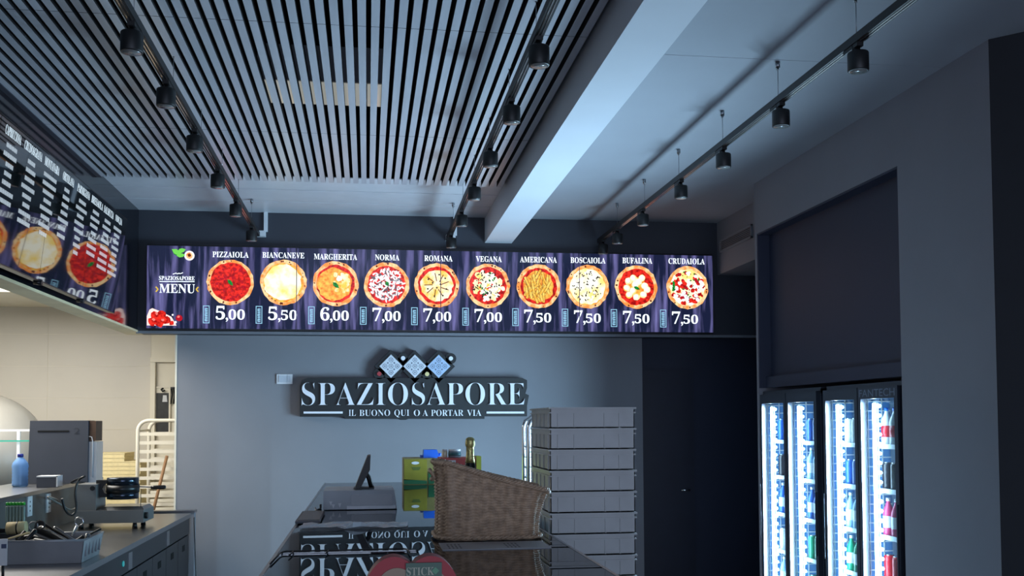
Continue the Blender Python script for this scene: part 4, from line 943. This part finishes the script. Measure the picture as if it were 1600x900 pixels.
b = MB(); b.box(x0, x1, 7.25, 7.36, 1.176, z1-.008); b.build('casing', M_greybox, t, bevel=.003); b = MB(); b.box(x0, x1, 7.248, 7.362, z1-.008, z1); b.box(x1-.008, x1+.001, 7.248, 7.362, 1.18, z1); b.build('white_cover', M_white, t, bevel=.002)
q = atY(32, 709, 7.42); x, h = q.x, q.z-1.176
t = thing('water_bottle', 'clear blue plastic water bottle standing on the kitchen ledge', 'bottle', (x, 7.42, 1.176))
wb = mat('blue_bottle_plastic', (140, 190, 255), .12, trans=.5, ior=1.15, var=.03)
b = MB(); r = .054
b.lathe([(r*.8, 0), (r*.97, .008)] + [(r*(.97 if k % 2 else .92), .02+k*.012) for k in range(9)] + [(r, h*.62), (r*.9, h*.72), (r*.55, h*.83), (r*.3, h*.89), (r*.28, h*.92)], (x, 7.42, 1.176), 24); b.build('bottle_body', wb, t)
b = MB(); b.lathe([(r*.36, h*.90), (r*.36, h*.985), (r*.3, h), (0, h)], (x, 7.42, 1.176), 16); b.build('screw_cap', mat('navy_cap', (20, 34, 130), .4), t)

# tub of utensils
X0, X1, Y0, Y1, TH = -1.815, -1.405, 5.42, 5.80, .118
t = thing('utensil_tub', 'clear grey plastic tub of kitchen tools at the front of the counter', 'tub', ((X0+X1)/2, 5.6, KZ))
M_tub = mat('grey_clear_plastic', (168, 170, 176), .25, trans=.15)
b = MB(); w = .004; tp = .018
def tubwall(a0, a1, c0, c1):   # bottom pair then top pair, inner skin follows
    b.prism([a0, a1, c1, c0], ((Vector(((X0+X1)/2, (Y0+Y1)/2, 0)) - Vector(((a0[0]+a1[0])/2, (a0[1]+a1[1])/2, 0))).normalized()*w))
z0, z1 = KZ+.001, KZ+TH; B = [(X0+tp, Y0+tp), (X1-tp, Y0+tp), (X1-tp, Y1-tp), (X0+tp, Y1-tp)]; T = [(X0, Y0), (X1, Y0), (X1, Y1), (X0, Y1)]
for i in range(4): j = (i+1) % 4; tubwall((*B[i], z0), (*B[j], z0), (*T[i], z1), (*T[j], z1))
b.prism([(*p, z0) for p in B], (0, 0, .004)); b.build('tub_body', M_tub, t)
b = MB(); b.tube([(*p, z1) for p in T], .005, 8, closed=True); b.build('rolled_rim', M_tub, t)
b = MB()
for k in range(5): y = Y0+.06+k*.065; b.box(X1-.012, X1-.003, y, y+.008, KZ+.03, z1-.004)
b.build('ribs', M_tub, t)
def uten(name, label, a, c, ra, rc, m, extra=None):
    """handle from a to c (photo x, y, depth)"""
    A = atY(*a); C_ = atY(*c); t = thing(name, label, 'kitchen tool', (A.x, A.y, min(A.z, C_.z)))
    mid = A.lerp(C_, .5); bb = MB(); bb.tube([A, A.lerp(C_, .08), mid, C_.lerp(A, .05), C_], [ra*.7, ra, (ra+rc)/2*.85, rc, rc*.7], 10); bb.build('handle', m, t)
    if extra: extra(t, A, C_)
    return t
def blade(wd, m):
    def f(t, A, C_):
        d = (C_-A).normalized(); s = d.cross(Vector((0, -1, 0))).normalized(); e = A - d*.02; bb = MB()
        bb.prism([e+s*wd, e-s*wd, e-d*.16-s*wd*1.2, e-d*.16+s*wd*1.2], (0, .003, 0)); bb.build('blade', m, t)
    return f
def ring(m):
    def f(t, A, C_):
        bb = MB(); d = (C_-A).normalized(); e = C_; bb.tube([e+d*.03+Vector((math.cos(k*PI/6)*.022, 0, math.sin(k*PI/6)*.022)) for k in range(12)], .004, 6, closed=True); bb.build('hanging_ring', m, t)
    return f
uten('spatula', 'black spatula with a broad handle leaning across the utensil tub', (108, 850, 5.62), (60, 826, 5.66), .020, .024, M_blackp, ring(M_steel))
uten('ladle', 'black ladle handle beside the broad spatula in the utensil tub', (118, 848, 5.68), (86, 826, 5.72), .012, .014, M_black)
uten('kitchen_knife', 'steel knife with pale edge lying on the tools in the tub', (112, 848, 5.56), (66, 824, 5.6), .005, .009, M_chrome)
uten('rolling_scraper', 'short steel cylinder handle sticking up at the right of the tub', (133, 850, 5.56), (138, 834, 5.58), .012, .014, M_steel)
uten('kitchen_tongs', 'slim black tongs leaning over the right rim of the tub', (134, 838, 5.66), (158, 826, 5.70), .006, .006, M_black)
uten('wooden_spoon', 'pale wooden spoon handle across the left side of the tub', (12, 842, 5.52), (47, 832, 5.55), .004, .006, mat('pale_wood', (206, 184, 130), .6))
uten('meat_tenderiser', 'black tool with red end at the left of the utensil tub', (26, 845, 5.60), (40, 830, 5.62), .016, .010, M_blackp)
uten('whisk', 'dark metal whisk lying in the middle of the utensil tub', (75, 846, 5.6), (50, 838, 5.64), .010, .012, M_dsteel)
uten('can_opener', 'chrome opener with a bent arm at the back of the utensil tub', (112, 838, 5.76), (120, 822, 5.8), .006, .007, M_chrome, ring(M_chrome))
uten('pastry_brush', 'dark brush with thick handle under the spatula in the tub', (98, 851, 5.52), (52, 845, 5.55), .012, .016, M_blackp)
def slab(wd, m):
    def f(t, A, C_):
        d = (C_-A).normalized(); n_ = d.cross(Vector((0, 1, 0))).normalized(); bb = MB()
        q = [A+n_*wd*.7, A-n_*wd*.7, C_-n_*wd, C_-n_*wd+d*.01+n_*wd*.4, C_+n_*wd]
        bb.prism([p+Vector((0, .012, 0)) for p in q], (0, .010, 0)); bb.build('blade', m, t)
    return f
uten('turner', 'broad black turner blade slanting across the middle of the tub', (104, 847, 5.755), (56, 819, 5.77), .006, .008, M_blackp, slab(.026, M_blackp))
uten('serving_fork', 'grey fork handle sloping beside the broad black turner', (121, 848, 5.62), (84, 824, 5.64), .008, .010, M_steel)
uten('ladle_hook', 'dark hooked handle sticking out above the left end of the tub', (40, 846, 5.50), (56, 828, 5.53), .010, .012, M_dsteel, ring(M_black))
uten('basting_brush', 'black brush lying along the left back rim of the tub', (32, 842, 5.66), (56, 837, 5.67), .014, .016, M_blackp)
uten('bag_clip', 'short black clip lying between the steel cylinder and tongs', (118, 846, 5.60), (131, 838, 5.62), .010, .011, M_blackp)

# crate with vials and a roll of tape
t = thing('black_crate', 'small black crate on the counter left of the wall sockets', 'crate', (-2.0, 5.96, KZ))
b = MB(); cx0, cx1, cy0, cy1 = -2.092, -1.90, 5.86, 6.10
for q in ((cx0, cx1, cy0, cy0+.008), (cx0, cx1, cy1-.008, cy1), (cx0, cx0+.008, cy0, cy1), (cx1-.008, cx1, cy0, cy1)): b.box(q[0], q[1], q[2], q[3], KZ, KZ+.115)
b.box(cx0, cx1, cy0, cy1, KZ+.06, KZ+.07); b.build('crate_body', M_blackp, t)
b = MB(); b.tube([(cx0, cy0, KZ+.115), (cx1, cy0, KZ+.115), (cx1, cy1, KZ+.115), (cx0, cy1, KZ+.115)], .005, 6, closed=True); b.build('rim', M_blackp, t)
vp = None
for i in range(6):
    px = 11.5+i*5.1; q = atY(px, 785+(-.2)*i, 5.92); zb = KZ+.0705; h = q.z-zb
    x = q.x; lab = 'slim white vial with a green cap standing in the black crate'; 
    if vp is None:
        vp = thing('capped_vial', lab, 'vial', (x, 5.92, zb), 'green-capped vials in the black crate')
        b = MB(); b.lathe([(.0078, 0), (.0085, .004), (.0085, h-.026), (.006, h-.022)], (x, 5.92, zb), 14); b.build('vial_body', mat('pale_vial', (120, 140, 132), .3), vp)
        b = MB(); b.lathe([(.0088, h-.016), (.0088, h-.003), (.006, h), (0, h)], (x, 5.92, zb), 14); b.build('green_cap', mat('green_cap', (40, 170, 50), .35), vp)
        b = MB(); b.lathe([(.0089, .03), (.0089, .055)], (x, 5.92, zb), 14); b.build('dark_band', mat('vial_band', (40, 70, 60), .4), vp)
    else: dup(vp, (x, 5.92, zb))
a, c = atY(14, 817, 5.84), atY(43, 815, 5.84)
t = thing('paper_roll', 'beige paper roll with a dark band lying against the black crate', 'roll', ((a.x+c.x)/2, 5.84, a.z-.04))
b = MB(); r = .034; zc = KZ+.115+.012+r*.5; A = Vector((a.x, 5.82, zc)); C_ = Vector((c.x, 5.82, zc+.004)); b.cyl(A, C_, r, seg=24); b.build('roll', mat('beige_paper', (204, 186, 140), .7, var=.1, scale=30), t)
b = MB(); m0 = A.lerp(C_, .52); m1 = A.lerp(C_, .60); b.cyl(m0, m1, r+.001, seg=24); b.build('band', M_blackp, t)
b = MB(); b.box(A.x+.01, C_.x-.01, 5.785, 5.855, KZ, zc-r+.004); tag(b.build('prop_block', M_blackp, bevel=.004), 'black block under the beige paper roll on the counter', 'box')
# price card
a, c = atY(-6, 884, 4.92), atY(11.5, 842, 4.92)
t = thing('price_card', 'white card with a dark blue block at the very left edge of the counter', 'card', ((a.x+c.x)/2, 4.92, KZ))
b = MB(); b.box(a.x, c.x, 4.92, 4.924, a.z, c.z); b.build('card', M_white, t)
p0, p1 = atY(2, 857, 4.919), atY(10, 850, 4.919); b = MB(); b.box(p0.x, p1.x, 4.9185, 4.92, p0.z, p1.z); b.build('blue_print', mat('print_blue', (60, 72, 104), .5), t)
b = MB(); b.cyl((c.x-.02, 4.93, KZ), (c.x-.02, 4.93, a.z+.01), .006); b.cyl((c.x-.02, 4.93, KZ), (c.x-.02, 4.93, KZ+.008), .03); b.build('holder', M_black, t)

# ------------------------------------------------------------------ kitchen behind
t = thing('oven_table', 'steel kitchen table under the domed oven', 'table', (-3.4, 9.4, 0))
b = MB(); b.box(-4.5, -2.95, 8.95, 10.0, .95, 1.0); b.build('top', M_steel, t, bevel=.004)
for x in (-4.45, -3.0):
    for y in (9.0, 9.95): b = MB(); b.box(x-.025, x+.025, y-.025, y+.025, 0, .95); b.build('leg', M_steel, t)
q = atY(-30, 670, 9.45); ox, oz = q.x, 1.33; R_ = .54
t = thing('pizza_oven', 'pale domed pizza oven at the back left of the kitchen', 'oven', (ox, 9.45, 1.001))
b = MB(); b.lathe([(R_, 0), (R_, oz-1.0), (R_*.985, oz-1.0+.10)] + [(R_*math.cos(a), oz-1.0+R_*math.sin(a)) for a in [PI/2*k/14 for k in range(3, 15)]], (ox, 9.45, 1.001), 48); b.build('dome', mat('oven_shell', (150, 147, 140), .4, var=.03), t)
b = MB(); b.prism([(ox-.2+.26*math.cos(a), 8.86, oz+.02+.24*math.sin(a)) for a in [PI*k/16 for k in range(17)]], (0, .12, 0)); b.build('mouth', M_void, t)
t = thing('glass_shelf', 'clear glass shelf with a green edge on white posts before the oven', 'shelf', (-2.9, 8.75, 1.0))
z = atY(20, 689, 8.7).z; z2 = atY(20, 672.5, 8.7).z
b = MB(); b.box(-3.6, -2.56, 8.70, 8.705, z-.006, z+.006); g = b.build('green_edge', M_teal, t); b = MB(); b.box(-3.6, -2.56, 8.706, 8.83, z-.005, z+.005); b.build('glass_plate', M_glass, t)
b = MB(); b.box(-3.6, -2.56, 8.72, 8.74, z2-.008, z2+.008); b.build('top_rail', M_white, t)
q = atY(29, 700, 8.73)
for x in (q.x, q.x-.75): b = MB(); b.box(x-.012, x+.012, 8.72, 8.74, 1.061, z2-.008); b.build('post', M_white, t)
b = MB(); b.box(-3.6, -2.54, 8.66, 8.9, .0, 1.06); tag(b.build('dark_cabinet', M_greybox, bevel=.004), 'dark cabinet behind the ledge below the glass shelf', 'cabinet')
# pizza boxes
t = thing('box_table', 'low steel table under the stack of pizza boxes', 'table', (-2.25, 9.9, 0))
b = MB(); b.box(-2.68, -1.98, 9.66, 10.14, .70, .74); b.build('top', M_steel, t)
for x in (-2.64, -2.02):
    for y in (9.70, 10.1): b = MB(); b.box(x-.02, x+.02, y-.02, y+.02, 0, .70); b.build('leg', M_steel, t)
nb = 16
for i in range(nb):
    z = .741+i*.0372; lab = 'pale cardboard pizza box, topmost of the kitchen stack' if i == nb-1 else 'pale cardboard pizza box, %s from the top of the kitchen stack' % ORD[nb-1-i]
    sx = .0 if i < nb-2 else -.14
    if i == 0:
        pb = thing('pizza_box', lab, 'box', (-2.28, 9.90, z), 'stacked pizza boxes in the kitchen')
        b = MB(); b.box(-2.50, -2.04, 9.70, 10.1, z, z+.026); b.build('tray', M_card, pb, bevel=.002); b = MB(); b.box(-2.503, -2.037, 9.697, 10.103, z+.027, z+.0365); b.build('lid', M_card, pb, bevel=.002)
    else: dup(pb, (-2.28+sx+random.uniform(-.006, .006), 9.90, z), lab)
# white rack trolley
t = thing('rack_trolley', 'cream tubular tray rack beside the grey wall in the kitchen', 'rack', (-1.7, 9.3, 0))
zt = atY(240, 657, 9.05).z; xL = atY(215, 720, 9.05).x
for y, dx in ((9.05, 0), (9.50, .0)):
    b = MB(); b.tube([(xL, y, 0.05), (xL, y, zt-.09)]+[(xL+.09-.09*math.cos(a), y, zt-.09+.09*math.sin(a)) for a in [PI/2*k/8 for k in range(1, 9)]]+[(xL+.44+.09*math.sin(a), y, zt-.09+.09*math.cos(a)) for a in [PI/2*k/8 for k in range(9)]]+[(xL+.53, y, .05)], .016, 10); b.build('hoop', M_creamp, t)
for i in range(17):
    z = zt-.115-i*.0745
    b = MB(); b.box(xL+.014, xL+.5, 9.045, 9.055, z-.014, z+.014); b.build('rail', M_creamp, t)
    b = MB(); b.box(xL+.014, xL+.5, 9.495, 9.505, z-.014, z+.014); b.build('rail', M_creamp, t)
b = MB(); b.tube([(xL, 9.05, zt-.085), (xL, 9.50, zt-.085)], .010, 8); b.build('side_bar', M_creamp, t)
for y in (9.05, 9.50):
    for x in (xL, xL+.53): b = MB(); b.cyl((x-.012, y, .03), (x+.012, y, .03), .03); b.build('caster', M_blackp, t)
# trays of dough boards seen through rack, paddle
a = atY(261, 712, 8.98); c = atY(241, 792, 8.98)
t = thing('pizza_peel', 'wooden peel handle leaning against the cream rack', 'peel', (c.x-.10, 8.98, 0))
d = (c-a).normalized(); e = c + d*((c.z-.30)/abs(d.z)); b = MB(); b.tube([a, c, e], .013, 10); b.build('handle', mat('peel_wood', (150, 112, 76), .6, var=.1, scale=20), t)
s = Vector((1, 0, 0)); f = e + d*.3; b = MB(); b.prism([e+s*.04, f+s*.13, f-s*.13, e-s*.04], (0, .012, 0)); b.build('blade', mat('peel_wood', (150, 112, 76), .6), t)
# dark framed board, tag and keys hanging on the kitchen door
def box_at(px0, px1, pyt, pyb, Y): a = atY(px0, pyb, Y); c = atY(px1, pyt, Y); return a.x, c.x, a.z, c.z
t = thing('notice_board', 'dark board in a pale frame hanging on the kitchen door', 'board', (-1.95, 10.24, 1.6))
x0, x1, z0, z1 = box_at(243.5, 264, 614, 676, 10.23); b = MB(); b.box(x0, x1, 10.232, 10.24, z0, z1); b.build('dark_panel', mat('dark_board', (44, 46, 46), .5, var=.2, scale=20), t)
fx0, fx1, fz0, fz1 = box_at(242, 266.5, 604, 678, 10.23); b = MB()
b.box(fx0, x0, 10.225, 10.25, fz0, fz1); b.box(x1, fx1, 10.225, 10.25, fz0, fz1); b.box(x0, x1, 10.225, 10.25, fz0, z0); b.box(x0, x1, 10.225, 10.25, fz1-.012, fz1); b.box(x0, x1, 10.236, 10.25, z1, fz1); b.build('frame', M_creamp, t)
q = atY(254.5, 609, 10.22); b = MB(); b.tube([(q.x, 10.236, q.z+.02), (q.x-.015, 10.215, q.z), (q.x, 10.205, q.z-.018), (q.x+.02, 10.215, q.z-.005)], .008, 8); b.build('hook', M_black, t)
x0, x1, z0, z1 = box_at(253.5, 261.5, 617.5, 628, 10.22); b = MB(); b.hexa([(x0, 10.222, z0), (x1, 10.222, z0), (x1, 10.228, z0), (x0, 10.228, z0), (x0+.006, 10.222, z1), (x1-.008, 10.222, z1), (x1-.008, 10.228, z1), (x0+.006, 10.228, z1)]); tag(b.build('paper_tag', M_white, bevel=.002), 'white tag hanging from the hook on the dark notice board', 'tag')
q = atY(271, 607, 10.22); b = MB()
for k in range(3):
    x = q.x-.02+k*.02; b.tube([(x, 10.235, q.z), (x+.01, 10.225, q.z-.06), (x-.005+.008*k, 10.225, q.z-.15)], .007, 6)
b.box(q.x-.03, q.x+.035, 10.228, 10.248, q.z-.004, q.z+.014)
tag(b.build('key_hanger', M_black), 'small dark key hanger on the kitchen door beside the notice board', 'key rack')
q = atY(12, 455, 8.6)
t = thing('ceiling_light', 'long white light fitting under the kitchen ceiling at the far left', 'light', (-3.55, 8.6, 2.66))
b = MB(); b.box(-4.6, q.x+.06, 8.52, 8.70, 2.70, 2.72); b.build('fixture_body', M_white, t); b = MB(); b.box(-4.58, q.x+.05, 8.53, 8.69, 2.665, 2.70); b.build('diffuser', glow('kitchen_diffuser', (255, 246, 226), 2.2), t)
